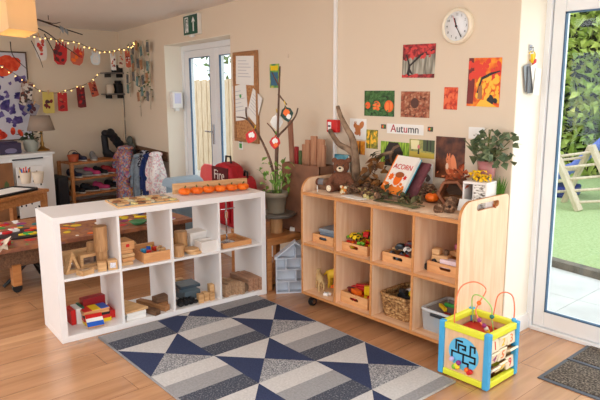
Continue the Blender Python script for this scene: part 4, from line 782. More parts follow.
for (w,x,y,z,mt) in ((w1,-.01,.0,.39,ORA),(w1,.0,-.005,.3,PURP),(w1,.02,.01,.272,PURP),(w2,.125,.12,.305,SKYB),(w2,.12,.118,.285,YEL),(w3,.045,.04,.32,pbr('teal_bead',(40,120,110),.4)),(w1,.028,.02,.254,WHITE),(w1,.03,.03,.238,YEL)):
    m=MB(); m.sph((x,y,z),.0125,12,8); m.build('bead',mt,w)
# ================================================================ pictures on the far wall (x0,x1,z0,z1 on y=3.17)
def picture(name,label,cat,x0,x1,z0,z1,mat,shapes=(),mats=(),tilt=0,group=None,th=.003):
    w,h=x1-x0,z1-z0; zz=0; m=MB(); m.bx(-w/2,w/2,-th,0,-h/2,h/2)
    for poly,k in shapes: zz=zz+1; m.prism([((a-.5)*w,(b-.5)*h) for a,b in poly],-th-.0003-.00003*zz,-th+.0005,'xz',k)
    o=one(m,name,[mat]+list(mats),label,cat,'A',(x0+x1)/2,-.0,(z0+z1)/2,0,group); o.rotation_euler=(0,tilt,0); return o
def blobs(n,x0,x1,y0,y1,r,k,ar=1,seed=1):
    q=random.Random(seed); o=[]
    for _ in range(n):
        cx,cy=q.uniform(x0,x1),q.uniform(y0,y1); s=r*q.uniform(.6,1.3); o.append(([(min(1,max(0,a)),min(1,max(0,b))) for a,b in ell(cx,cy,s,s*ar,7,q.uniform(0,3))],k))
    return o
LINE=lambda a,b,w,k:([(a[0]-w,a[1]),(a[0]+w,a[1]),(b[0]+w*.6,b[1]),(b[0]-w*.6,b[1])],k)
G='autumn pictures on the far wall'
REDL=ramp('red_foliage_print',[(40,20,22),(150,40,44),(210,70,66)],38,.4,4); DPR=pbr('dark_print',(34,24,22),.4)
picture('picture','square photograph of a red leaved tree, topmost left under the clock height','picture',-2.57,-2.313,1.562,1.772,ramp('misty_wood_print',[(54,50,44),(150,146,130),(200,196,180)],14,.4,2,sv=(3,1,.4)),
  [([(0,0),(1,0),(1,.12),(0,.08)],1),([(0,.55),(0,1),(1,1),(1,.72),(.8,.66),(.62,.7),(.45,.6),(.3,.66),(.12,.5)],1),LINE((.18,.05),(.24,.4),.05,2),([(.2,.36),(.27,.36),(.6,.66),(.98,.82),(.97,.86),(.55,.7)],2),([(.2,.36),(.25,.36),(.14,.7),(.1,.7)],2),([(.3,.1),(.34,.1),(.24,.3),(.2,.2)],2)]+blobs(26,.05,.95,.6,.95,.06,3,.6,3)+blobs(10,.0,.5,.02,.1,.05,3,.5,4),[REDL,DPR,pbr('red_leaf_print',(214,64,60),.4)],.02,G)['label']='square photograph of a dark trunked tree with red leaves'
PUP=pbr('pumpkin_print',(236,96,30),.4)
picture('picture','photograph of orange pumpkins lying in green leaves','picture',-2.901,-2.632,1.308,1.481,ramp('pumpkin_field_print',[(24,40,22),(52,92,44),(84,128,66)],34,.4,4),
  [(ell(.12,.42,.09,.14),1),(ell(.42,.4,.13,.2),1),(ell(.36,.36,.06,.14),2),(ell(.5,.4,.05,.15),2),(ell(.83,.4,.15,.23),1),(ell(.78,.38,.06,.18),2),(ell(.9,.42,.04,.16),2)]+blobs(26,.05,.95,.04,.25,.05,3,.6,7)+blobs(16,.2,.75,.5,.9,.06,3,.6,8)+blobs(8,.05,.6,.3,.55,.035,3,.6,17),[PUP,pbr('pumpkin_print_light',(246,130,56),.4),pbr('leaf_print_green',(66,116,56),.4)],0,G)
picture('picture','photograph of brown fallen leaves and a hedgehog','picture',-2.575,-2.344,1.309,1.476,ramp('fallen_leaf_print',[(60,32,24),(132,72,48),(176,108,76),(196,150,120)],34,.4,5),blobs(34,.03,.97,.05,.95,.06,1,.6,9)+blobs(24,.03,.97,.05,.95,.05,2,.6,10)+[(ell(.5,.55,.14,.2),3)],[pbr('leaf_print_rust',(160,80,50),.4),pbr('leaf_print_tan',(190,134,100),.4),pbr('hedgehog_print',(84,46,32),.4)],0,G)
picture('picture','narrow small print of red and orange leaves','picture',-2.237,-2.139,1.366,1.501,ramp('red_leaves_print',[(150,36,24),(216,70,36),(238,120,70)],36,.4,4),blobs(20,.05,.95,.05,.95,.13,1,.6,12),[pbr('leaf_print_orange',(236,110,60),.4)],.02,G)
ALY=ramp('alley_print',[(196,50,24),(238,110,26),(246,176,40)],22,.4,5)
picture('picture','tall photograph of an avenue of red and yellow autumn trees','picture',-2.071,-1.857,1.388,1.668,ALY,
  [([(0,.05),(.2,.05),(.22,.5),(.15,1),(0,1)],1)]+blobs(30,.02,.98,.55,.98,.08,2,.7,14)+blobs(34,.3,.98,.14,.62,.07,3,.7,15)+[([(.3,.28),(.35,.28),(.45,.55),(.75,.66),(.98,.72),(.97,.74),(.7,.7),(.42,.6)],4),([(.34,.16),(.48,.16),(.46,.45),(.36,.42)],5)]+blobs(9,.68,.96,.1,.2,.06,4,.8,16)+[([(.3,.0),(.95,.0),(.6,.14),(.44,.14)],3)],[pbr('trunk_print_red',(120,30,20),.4),pbr('leaf_print_red',(226,56,26),.4),pbr('leaf_print_yellow',(248,190,50),.4),DPR,pbr('path_print',(170,110,60),.4)],.02,G)
o=picture('autumn_sign','white paper strip with the word Autumn','sign',-2.69,-2.385,1.196,1.262,PAPER)
CW=[pbr('letter_red',(176,36,56),.5),pbr('letter_dark',(52,52,58),.5),pbr('letter_crimson',(190,40,70),.5)]
text_mesh('lettering','Autumn',.073,CW,o,(.0,-.0045,0),(PI/2,0,0),[0,1,1,2,1,1])
for (x0,x1,lab) in ((-2.743,-2.701,'tiny dark square card left of the Autumn sign'),(-2.352,-2.312,'tiny dark square card right of the Autumn sign')):
    picture('small_card',lab,'card',x0,x1,1.224,1.254,pbr('olive_card',(74,66,52),.5),[(ell(.4,.5,.22,.3),1),(ell(.65,.55,.15,.25),2)],[PUP,GRN],0,'tiny cards beside the Autumn sign')
SQ=pbr('squirrel_print',(196,120,66),.5)
picture('squirrel_cutout','white paper with a small tan squirrel, beside the branch fork','picture',-3.04,-2.88,1.138,1.285,PAPER,[(ell(.5,.5,.17,.2),1),(ell(.34,.66,.11,.12),1),(ell(.72,.7,.13,.2,14,-.5),1),(ell(.45,.3,.16,.1),1),(ell(.62,.3,.05,.14),1),(ell(.3,.79,.03,.07),1),(ell(.38,.8,.03,.07),1),(ell(.3,.67,.015,.02),2)],[SQ,DPR],0,G)
GY=ramp('yellow_wood_print',[(60,74,34),(150,140,50),(226,186,50)],26,.4,4)
picture('picture','narrow green and yellow woodland photograph right of the squirrel paper','picture',-2.878,-2.772,1.08,1.212,GY,blobs(16,.05,.95,.3,.95,.1,1,.7,21)+[LINE((.3,.0),(.34,.9),.03,2)],[pbr('leaf_print_yellow',(248,190,50),.4),DPR],0,G)
picture('picture','yellow orange woodland photograph partly behind the branch','picture',-2.985,-2.892,1.03,1.127,ramp('orange_wood_print',[(150,70,30),(226,140,40),(244,196,70)],24,.4,4),[LINE((.5,.0),(.5,1),.07,1)],[DPR],0,G)
picture('picture','photograph of a twisted dark tree on bright green grass behind the book','picture',-2.742,-2.497,.975,1.14,ramp('bright_grass_print',[(60,96,30),(140,176,50),(180,204,80)],30,.4,4,sv=(3,1,.5)),
  [([(.15,.0),(.78,.0),(.8,.6),(.62,.98),(.3,.98),(.14,.6)],1),([(.35,.1),(.45,.1),(.4,.4),(.5,.7),(.7,.85),(.66,.92),(.45,.8),(.3,.5)],2),([(.55,.2),(.68,.3),(.7,.5),(.6,.52)],2)],[DPR,pbr('bark_print',(110,82,60),.4)],0,G)
picture('picture','painted scene of a scarecrow at the edge of a yellow field, above the book','picture',-2.494,-2.294,1.05,1.168,ramp('field_print',[(84,96,60),(150,150,84),(206,190,100)],22,.4,3),
  [([(0,.0),(1,.0),(1,.28),(0,.34)],1),([(.55,.4),(1,.35),(1,1),(.55,1)],2),([(.08,.45),(.36,.45),(.4,.95),(.05,.95)],3),(ell(.38,.6,.05,.12),5),([(.34,.2),(.42,.2),(.4,.5),(.36,.5)],4),([(.7,.4),(.74,.4),(.74,1),(.7,1)],4),([(.84,.4),(.87,.4),(.87,1),(.84,1)],4)],[pbr('field_yellow',(200,172,66),.4),pbr('wood_green_print',(70,84,52),.4),pbr('sky_cream',(232,222,170),.4),DPR,pbr('pink_print',(214,120,120),.4)],0,G)
picture('picture','dark upright photograph of a red squirrel holding a nut','picture',-2.283,-2.07,.935,1.198,ramp('night_wood_print',[(38,24,20),(92,52,36),(130,76,50)],14,.4,4),
  [([(0,0),(1,0),(1,.14),(0,.1)],1),(ell(.5,.27,.14,.17),2),(ell(.46,.46,.09,.09),2),(ell(.65,.36,.09,.24,14,.25),3),(ell(.42,.55,.02,.06),2),(ell(.5,.56,.02,.06),2),(ell(.42,.3,.05,.08),4),(ell(.42,.47,.014,.014),5)]+blobs(10,.05,.9,.02,.14,.05,3,.5,33),[pbr('leaf_floor_print',(120,66,40),.4),pbr('squirrel_red_print',(222,124,76),.4),pbr('squirrel_tail_print',(236,140,90),.4),pbr('squirrel_belly_print',(240,206,176),.4),DPR],0,G)
picture('paper_note','blank white paper pinned right of the red squirrel photograph','paper',-2.05,-1.945,1.196,1.266,PAPER)
picture('deer_drawing','white paper with a grey brown twig drawing behind the large pine cone','picture',-2.4,-2.3,.86,1.02,PAPER,[(ell(.6,.7,.28,.09,12,.5),1),(ell(.5,.5,.3,.08,12,-.2),1),(ell(.65,.35,.2,.1,12,.3),1)],[pbr('twig_print',(130,110,100),.5)])
# clock
t=T('wall_clock','round cream rimmed wall clock high on the far wall','clock','A',-2.152,0,1.858)
RY=Matrix.Rotation(PI/2,4,'X')
m=MB(); m.lathe([(.105,0),(.107,.02),(.1,.034),(.089,.036),(.085,.022),(.0,.022)],40,(0,0,0),0,RY); m.build('rim',pbr('cream_plastic',(236,224,200),.35),t)
m=MB(); m.lathe([(.085,.018),(.085,.024),(0,.0241)],40,(0,0,0),0,RY); f=m.build('dial',pbr('clock_white',(236,238,240),.4),t)
for k in range(12):
    a=PI/2-PI*(k+1)/6; text_mesh('numeral',str(k+1),.02,BLACK,f,(.067*math.cos(a),-.0246,.067*math.sin(a)),(PI/2,0,0),ext=.0003)
def hand(nm,ang,l,w,mt,y):
    m=MB(); m.bx(-w/2,w/2,y-.001,y,-.012,l); o=m.build(nm,mt,f); o.rotation_euler=(0,ang,0)
hand('hour_hand',math.radians(-17),.05,.007,BLACK,-.027); hand('minute_hand',math.radians(150),.075,.005,BLACK,-.029); hand('second_hand',math.radians(-22),.066,.002,RED,-.031)
m=MB(); m.cyl((0,-.033,0),.006,.01,12,0,'y'); m.build('hub',BLACK,f)
# fire alarm call point
t=T('fire_alarm_point','red fire alarm call point on the white trunking','alarm','A',-3.172,-.022,1.225)
m=MB(); m.bx(-.056,.056,-.035,0,-.046,.046); m.build('alarm_box',RED,t,.006); m=MB(); m.bx(-.04,-.006,-.0375,-.034,-.03,.03); m.build('white_panel',[WHITE],t); m=MB(); m.bx(-.036,-.011,-.0385,-.037,-.006,.006); m.build('break_strip',BLACK,t)
# keys and tags on the reveal
t=T('key_bundle','bunch of white and grey tags with red and yellow keys on the cream reveal','key tags','W',-1.757,3.29,1.70)
m=MB(); m.tube([(0,0,.02),(.02,0,.02),(.022,0,.0),(.012,0,-.008)],.004,6); m.box((.004,0,.02),(.008,.03,.03)); m.build('hook',GREYM,t)
m=MB(); m.tube([(.015+.02*math.cos(a),.003*math.sin(2*a),-.03+.028*math.sin(a)) for a in [2*PI*k/16 for k in range(17)]],.003,6); m.box((.018,.006,-.04),(.012,.022,.05),0,.2); m.build('yellow_fob',YEL,t)
m=MB(); m.box((.022,.018,-.07),(.012,.028,.055),0,-.15); m.build('red_fob',RED,t,.003)
for k,(y,z,rx,mt) in enumerate(((-.03,-.15,.25,pbr('grey_card',(140,144,148),.5)),(-.01,-.16,.05,pbr('dark_grey_card',(110,112,116),.5)),(.025,-.145,.35,PAPER),(.04,-.17,-.1,PAPER))): m=MB(); m.box((.012+.008*k,y,z),(.004,.065,.15),0,rx); m.build('tag',mt,t,.002)
# ================================================================ corner: side table, crate, plant, toy house front
TBL=wood('pine_table',(170,108,58),(196,134,80),'y',5,.45,7)
t=T('side_table','low wooden corner table between the white shelf and the birch shelf','table','W',-3.62,2.9,0)
m=MB(); m.bx(-.235,.235,-.235,.235,.375,.405); m.build('tabletop',TBL,t,.004)
for x in (-.21,.21):
    for y in (-.215,.21): m=MB(); m.bx(x-.022,x+.022,y-.022,y+.022,0,.375); m.build('leg',TBL,t,.003)
m=MB(); m.bx(.2,.225,-.19,.19,.345,.375); m.build('apron',TBL,t); m=MB(); m.bx(-.22,.19,-.2,.2,.03,.045); m.build('lower_shelf',TBL,t)
t=T('toy_house_front','grey open compartment doll house standing below the corner table','toy house','W',-3.255,2.82,0,math.radians(55)); GH=pbr('grey_house_paint',(196,202,212),.5)
w=.145
def hb(x0,x1,z0,z1,y0=-.035,y1=.035): m.bx(x0,x1,y0,y1,z0,z1)
m=MB(); m.bx(-w,w,.03,.036,0,.27); m.prism([(-w,.27),(w,.27),(0,.385)],.03,.036,'xz'); m.build('back_panel',pbr('grey_house_back',(206,211,219),.5),t)
m=MB(); hb(-w,-w+.008,0,.27); hb(w-.008,w,0,.27); 
for z in (0,.085,.175,.262): hb(-w+.008,w-.008,z,z+.008)
m.build('frame',GH,t)
m=MB(); hb(-.004-.05,.004-.05,.008,.085); hb(.05,.058,.008,.085); hb(.0,.008,.093,.175); hb(-.075,-.067,.183,.262); hb(.04,.048,.183,.262); hb(-.003,.003,.27,.35); m.build('partition',GH,t)
m=MB(); m.prism([(-w-.01,.26),(-w-.01,.272),(0,.395),(0,.383)],-.04,.036,'xz'); m.prism([(w+.01,.26),(w+.01,.272),(0,.395),(0,.383)],-.04,.036,'xz'); m.build('roof',GH,t)
# cake stand of wood with plant pot
t=T('log_stand','round wooden slice table top on a log on the corner table','stand','W',-3.52,2.86,.405)
m=MB(); m.lathe([(.05,0),(.05,.13)],20); m.build('log',BLOCKV,t,.003); m=MB(); m.lathe([(.14,.13),(.155,.14),(.155,.155),(.145,.16)],30); m.build('disc',ramp('slate_disc',[(90,84,76),(130,122,112)],10,.4),t)
t=T('potted_branch','grey green pot with leafy plant and tall bare decorated twigs','potted plant','W',-3.52,2.86,.565); ZP=.565
m=MB(); m.lathe([(.066,0),(.083,.12),(.092,.12),(.094,.158),(.086,.158),(.08,.13),(.0,.125)],28); m.build('pot',pbr('stone_pot',(150,142,124),.6),t); m=MB(); m.lathe([(.08,.135),(0,.14)],18); m.build('soil',pbr('soil',(52,40,32),.95),t)
# twig points were taken from the room: local right direction is (.66,.75)
def tw(a,z,dd=0): return (a*.66-dd*.75,a*.75+dd*.66,z-ZP)
TW=wood('twig',(84,60,48),(120,90,72),'z',12,.8,4)
limb(t,'twig',[tw(0,.7),tw(.01,.95),tw(0.02,1.2),tw(.03,1.45),tw(.04,1.66)],.012,.006,TW)
limb(t,'twig',[tw(0,.74),tw(-.042,.966),tw(-.137,1.178),tw(-.21,1.283),tw(-.216,1.364)],.011,.005,TW); limb(t,'twig',[tw(-.19,1.26),tw(-.24,1.285),tw(-.29,1.291)],.007,.004,TW)
limb(t,'twig',[tw(0,.74),tw(.005,1.05),tw(.02,1.14),tw(.089,1.214),tw(.15,1.29),tw(.172,1.355)],.011,.005,TW); limb(t,'twig',[tw(.02,1.14),tw(-.02,1.2),tw(-.061,1.245)],.007,.004,TW); limb(t,'twig',[tw(.025,1.46),tw(.061,1.415),tw(.09,1.38)],.007,.004,TW); limb(t,'twig',[tw(.03,1.52),tw(0.0,1.58),tw(-.02,1.62)],.006,.003,TW)
m=MB()
LVG=ramp('pot_plant_leaves',[(80,120,50),(120,160,70),(160,190,100)],16,.5,3)
for k in range(13): x=rnd.uniform(-.045,.045); y=rnd.uniform(-.045,.045); m.tube([(x,y,.13),(x*1.4,y*1.3,.22),(x*2,y*1.8,.3)],.003,5)
m.build('stems',LVG,t); m=MB()
for k in range(60): a=rnd.uniform(-.12,.12); m.leaf(tw(a,ZP+rnd.uniform(.17,.4),rnd.uniform(-.06,.06)),rnd.uniform(.04,.075),.03)
m.build('leaves',LVG,t,fix=False)
def world_tw(a,z,dd=0): v=tw(a,z,dd); return Vector((-3.52+v[0],2.86+v[1],z))
def leafshape(s): return [(-.5*s,0),(-.3*s,.4*s),(-.1*s,.5*s),(0,.7*s),(.1*s,.5*s),(.35*s,.4*s),(.5*s,0),(.3*s,-.35*s),(0,-.6*s),(-.3*s,-.35*s)]
ADEC='paper decorations on the twigs'
for k,(a,z,s,ms,lab,ry) in enumerate(((-.182,1.145,.09,(RED,PAPER,pbr('red_paper',(216,60,50),.6)),'red and white paper decoration hanging on the left twig',.4),(.089,1.31,.10,(pbr('dark_green_paper',(34,66,56),.6),ORA,PAPER),'green, orange and white paper decoration hanging right on the twigs',-.2),(-.003,1.10,.085,(RED,PAPER,ORA),'red paper decoration with a green tie hanging on the middle twig',.1),(.01,1.25,.1,(PAPER,PAPER,PAPER),'plain white paper drop hanging behind the middle twig',0))):
    m=MB(); m.prism(leafshape(s),-.002,.002,'xz',0); m.prism([(x*.55,y*.5+.12*s) for x,y in leafshape(s)],-.0035,.0035,'xz',1); m.prism([(x*.4+.1*s,y*.35-.2*s) for x,y in leafshape(s)],-.004,.004,'xz',2)
    p=world_tw(a,z,-.02 if k!=3 else .03); t=T('paper_decoration',lab,'decoration','W',p.x,p.y,p.z,0,ADEC); t.rotation_euler=(0,ry,math.radians(41))
    m.build('paper',list(ms),t); m=MB(); m.tube([(0,0,.5*s),(.003,0,.8*s),(0,0,1.0*s)],.004,5); m.build('tie',YEL if k!=2 else LEAFG,t)
m=MB(); m.box((0,0,.0),(.17,.12,.03)); m.box((.02,0,.02),(.1,.07,.012)); one(m,'white_dish',PAPER,'small white tray on the corner table beside the log stand','tray','W',-3.44,3.05,.421,.7,None,.004)
t=T('jar_candle','small pale candle jar on the white tray','jar','W',-3.40,3.06,.447); m=MB(); m.lathe([(.02,0),(.022,.04),(.018,.045)],14); m.build('jar_body',pbr('wax',(226,220,208),.4),t)
DBX=pbr('brown_card_box',(128,84,60),.8,var=.1,vs=10)
m=MB(); m.bx(-.16,.16,-.09,.09,0,.39); one(m,'storage_box',DBX,'plain brown box hidden behind the grey toy house','box','W',-3.2,3.06,0,0,None,.004)
t=T('paper_bag','brown cardboard crate holding wooden slats behind the corner table','crate','W',-3.37,3.06,.405)
m=MB(); a,b=.215,.085; m.bx(-a,a,-b,-b+.006,0,.53); m.bx(-a,a,b-.006,b,0,.53); m.bx(-a,-a+.006,-b,b,0,.53); m.bx(a-.006,a,-b,b,0,.53); m.bx(-a,a,-b,b,0,.006); m.build('crate_body',pbr('brown_crate',(134,90,66),.75,var=.15,vs=6),t)
G='wooden slats standing in the brown crate'; SLT=wood('slat_wood',(150,100,72),(184,132,98),'z',8,.6,6)
for k,(x,h,w,mt,lab) in enumerate(((-.13,.24,.035,pbr('dark_red',(150,28,34),.4),'dark red upright strip in the crate, leftmost of the short ones'),(-.095,.21,.03,pbr('moss_green',(86,104,60),.6),'green upright strip in the crate'),(-.05,.26,.06,SLT,'wide wooden slat in the crate, left of the middle'),(.01,.3,.045,SLT,'wooden slat in the middle of the crate'),(.07,.33,.06,SLT,'tallest short wooden slat in the crate, right of the middle'),(.14,.31,.075,SLT,'wide wooden slat at the right of the crate'),(.2,.27,.03,SLT,'narrow wooden slat at the right edge of the crate'))):
    m=MB(); m.box((0,0,.2+h/2+.005),(w,.02,.4+h)); o=one(m,'wooden_stick',mt,lab,'stick','W',-3.385+x*.93,3.06+.012*(k%3),.411,0,G,.003)
m=MB(); m.box((0,0,.42),(.045,.02,.84)); o=one(m,'tall_plank',wood('reddish_plank',(132,84,64),(168,116,90),'z',6,.6,8),'tall reddish plank leaning up out of the left of the crate','plank','W',-3.505,3.045,.42,0,None,.003); o.rotation_euler=(0,-.07,0)
m=MB(); m.lathe([(.035,0),(.035,.22)],16); one(m,'dark_cylinder',pbr('dark_maroon_tin',(78,34,38),.5),'dark maroon cylinder standing behind the plant pot','tin','W',-3.62,3.06,.405)
# ================================================================ wall B (frame B: right = -s)
def boxB(name,lab,cat,r,d,z,size,mat,rz=0,group=None,bev=.003): m=MB(); m.box((0,0,size[2]/2),size); return one(m,name,mat,lab,cat,'B',r,d,z,rz,group,bev)
t=T('cork_board','wood framed cork notice board beside the recessed doors','notice board','B',-1.365,0,1.42)
m=MB(); w,h=.208,.39
m.bx(-w,w,-.012,0,-h,h); m.build('cork',ramp('cork',[(150,98,60),(186,132,86),(204,152,104)],60,.9,3),t); m=MB(); 
for a,b,c,d in ((-w-.02,w+.02,h-.005,h+.025),(-w-.02,w+.02,-h-.025,-h+.005),(-w-.022,-w+.008,-h,h),(w-.008,w+.022,-h,h)): m.bx(a,b,-.022,0,c,d)
m.build('board_frame',MIDW,t,.003)
LINEINK=pbr('grey_ink',(196,196,200),.6)
for k,(r,z,w,h,tl,lab) in enumerate(((-1.37,1.665,.34,.26,.04,'upper paper sheet pinned to the cork board'),(-1.475,1.37,.28,.33,-.1,'lower left paper sheet on the cork board'),(-1.20,1.34,.19,.27,.5,'tilted paper sheet at the lower right of the cork board'))):
    m=MB(); m.bx(-w/2,w/2,-.002,0,-h/2,h/2)
    for q in range(6): m.bx(-w*.38,w*(.1+.25*((q*7)%3)/2),-.0028,-.0018,h*.32-q*h*.11,h*.32-q*h*.11+.006,1)
    if k==1: m.prism(ell(.02,.06,.02,.018,10),-.003,-.0018,'xz',2)
    o=one(m,'paper_sheet',[PAPER,LINEINK,GRN],lab,'paper','B',r,-.014,z,0,'papers on the cork board'); o.rotation_euler=(0,tl,FR['B'][1])
picB=lambda name,lab,r,z,w,h,mt: one(MB().box((0,-.002,0),(w,.004,h)),name,mt,lab,'poster','B',r,0,z)
t=picB('small_poster','small green and yellow poster above the decorated twigs',-.865,1.605,.15,.2,[ramp('green_poster',[(30,110,110),(110,170,80),(230,210,90)],14,.4)])
m=MB(); m.bx(-.06,.06,-.005,-.003,-.08,.03); m.build('poster_figure',[pbr('poster_blue',(60,110,140),.4)],t); m=MB(); m.bx(-.06,.06,-.005,-.003,.045,.085); m.build('poster_title',[YEL],t)
t=picB('notice_strip','narrow notice with coloured pictures low right of the glass doors',-1.5,1.02,.08,.19,[PAPER])
for k,c in enumerate((RED,GC,GRN)): m=MB(); m.bx(-.025,.025,-.006,-.004,.03-.055*k,.075-.055*k); m.build('notice_picture',c,t)
m=MB(); m.sph((0,-.004,0),(.012,.006,.016),10,6); one(m,'wall_hook',pbr('beige_hook',(222,206,188),.5),'tiny pale wall plug on the bare wall left of the trunking','hook','B',-.645,0,1.76)
# exit sign
t=T('exit_sign','green and white emergency exit sign box above the recess','sign','B',-2.485,0,2.165)
m=MB(); m.bx(-.185,.185,-.045,0,-.105,.105); m.build('housing',pbr('sign_housing',(228,224,214),.4),t,.006); EG=pbr('exit_green',(16,84,66),.4); m=MB(); m.bx(-.178,.178,-.048,-.044,-.097,.097); f=m.build('green_panel',EG,t)
m=MB(); y0,y1=-.0505,-.0475
m.bx(-.135,-.125,y0,y1,-.075,.08); m.bx(-.135,-.05,y0,y1,.07,.08); m.bx(-.06,-.05,y0,y1,-.075,.08); m.bx(-.125,-.105,y0,y1,-.075,-.065)
m.prism(ell(-.085,.045,.012,.014),y0,y1,'xz'); m.prism([(-.1,.02),(-.078,.03),(-.075,-.02),(-.095,-.02)],y0,y1,'xz'); m.prism([(-.095,-.02),(-.082,-.02),(-.095,-.06),(-.115,-.065),(-.112,-.055)],y0,y1,'xz'); m.prism([(-.085,-.015),(-.075,-.02),(-.065,-.05),(-.07,-.075),(-.08,-.072)],y0,y1,'xz'); m.prism([(-.08,.025),(-.076,.015),(-.06,-.01),(-.066,-.012)],y0,y1,'xz')
m.prism([(.08,.075),(.035,.02),(.06,.03),(.068,.03),(.068,-.07),(.092,-.07),(.092,.03),(.1,.03),(.125,.02)],y0,y1,'xz'); m.build('pictogram',WHITE,f)
m=MB(); m.bx(-.03,.03,-.05,-.01,-.125,-.105); m.build('test_unit',WHITE,t,.003)
# dispenser on the left jamb of the recess
t=T('soap_dispenser','white hand gel dispenser on the cream left side of the recess','dispenser','B',-3.375,.1,1.27)
m=MB(); m.bx(0,.1,-.06,.07,0,.2); m.build('dispenser_body',WHITE,t,.012); m=MB(); m.bx(.1,.103,-.035,.045,.06,.18); m.build('level_window',pbr('pale_violet',(206,206,232),.2),t,.001); m=MB(); m.bx(.03,.08,-.02,.03,-.03,0); m.build('nozzle',WHITE,t,.004)
# coat rack and coats
t=T('coat_rack','low brown wooden coat rail on the back wall','coat rack','B',-4.25,0,.62); m=MB(); m.bx(-.86,.86,-.02,0,0,.12); m.build('rail',DARKW,t,.003)
for k in range(6): m=MB(); m.tube([(-.7+.28*k,-.02,.07),(-.7+.28*k,-.07,.05),(-.7+.28*k,-.085,.09)],.008,6); m.build('hook',BLACK,t)
def coat(lab,r,d,ztop,h,w,dp,mats,sleeve=True,rz=0,hood=False,lean=0):
    t=T('coat',lab,'coat','B',r,d,ztop,rz,'coats on the back wall rail'); m=MB(); n,q=30,12; vs=[];fs=[]; ph=rnd.uniform(0,6)
    for i in range(q):
        f=i/(q-1); ww=w*(.45+.4*min(1,f*3.2)+.15*f)*.5; dd=dp*(.5+.5*min(1,f*3))*.5
        for k in range(n):
            a=2*PI*k/n; g=1+.1*f*math.sin(5*a+ph)+.05*math.sin(9*a+3*f+ph); vs.append((ww*g*math.cos(a)+lean*f,dd*g*math.sin(a),-h*f))
    for i in range(q-1):
        for k in range(n): k2=(k+1)%n; fs.append((i*n+k,i*n+k2,(i+1)*n+k2,(i+1)*n+k))
    fs.append(tuple(range(n))); m.add(vs,fs,0,True); m.build('coat_body',mats[0],t)
    if sleeve:
        for sx in (-1,1): m=MB(); m.tube(smooth([(sx*w*.3,-dp*.1,-.06),(sx*w*.5,-dp*.3,-.2),(sx*w*.5,-dp*.36,-h*.66)],4),taper(9,.06,.045),10); m.build('sleeve',mats[-1],t)
    m=MB(); m.sph((0,-.01,0),(w*.3,dp*.42,.07 if hood else .035),14,8); m.build('hood' if hood else 'collar',mats[-1],t)
    m=MB(); m.tube([(0,-dp*.52,-.05),(lean*.5,-dp*.58,-h*.5),(lean,-dp*.58,-h*.97)],.006,5); m.build('zip',mats[-1],t)
    return t
FLO=ramp('floral_pink',[(176,110,134),(206,170,174),(120,150,180),(214,150,90),(150,90,130)],48,.8,2,kind='voronoi',interp='CONSTANT'); FLW=ramp('floral_white',[(236,230,228),(230,180,186),(240,236,232),(212,196,204),(238,232,230)],60,.8,2,kind='voronoi',interp='CONSTANT')
NVY=pbr('navy_cloth',(30,52,110),.85,var=.15); DNM=pbr('pale_denim',(134,148,160),.85,var=.12); DOT=ramp('dark_dotted',[(24,26,38),(30,32,46),(180,180,190)],60,.8,2,kind='voronoi',interp='CONSTANT'); STR=ramp('red_navy_pattern',[(30,32,50),(140,40,46),(40,40,60)],30,.8,2,kind='voronoi',interp='CONSTANT'); GRG=pbr('grey_green_cloth',(88,92,84),.9,var=.15)
coat('pink floral quilted coat at the left end of the coat rail',-4.46,-.18,.72,.72,.44,.25,(FLO,FLO),True,.05,False,-.06)
coat('grey green coat high up behind the pink floral coat',-4.62,-.06,.8,.5,.24,.1,(GRG,GRG),True,0,True)
coat('pale grey blue denim coat right of the pink floral coat',-4.08,-.13,.64,.62,.2,.18,(DNM,DNM))
coat('dark dotted coat between the denim and the navy coat',-3.9,-.11,.7,.64,.15,.15,(DOT,DOT))
coat('plain navy blue coat in the middle of the rail',-3.68,-.13,.68,.66,.22,.19,(NVY,NVY))
coat('dark coat with red pattern right of the navy coat',-3.51,-.1,.7,.64,.13,.14,(STR,STR))
coat('white floral coat at the right end of the rail by the recess',-3.34,-.17,.73,.68,.2,.2,(FLW,FLW),True,0,False,.03)
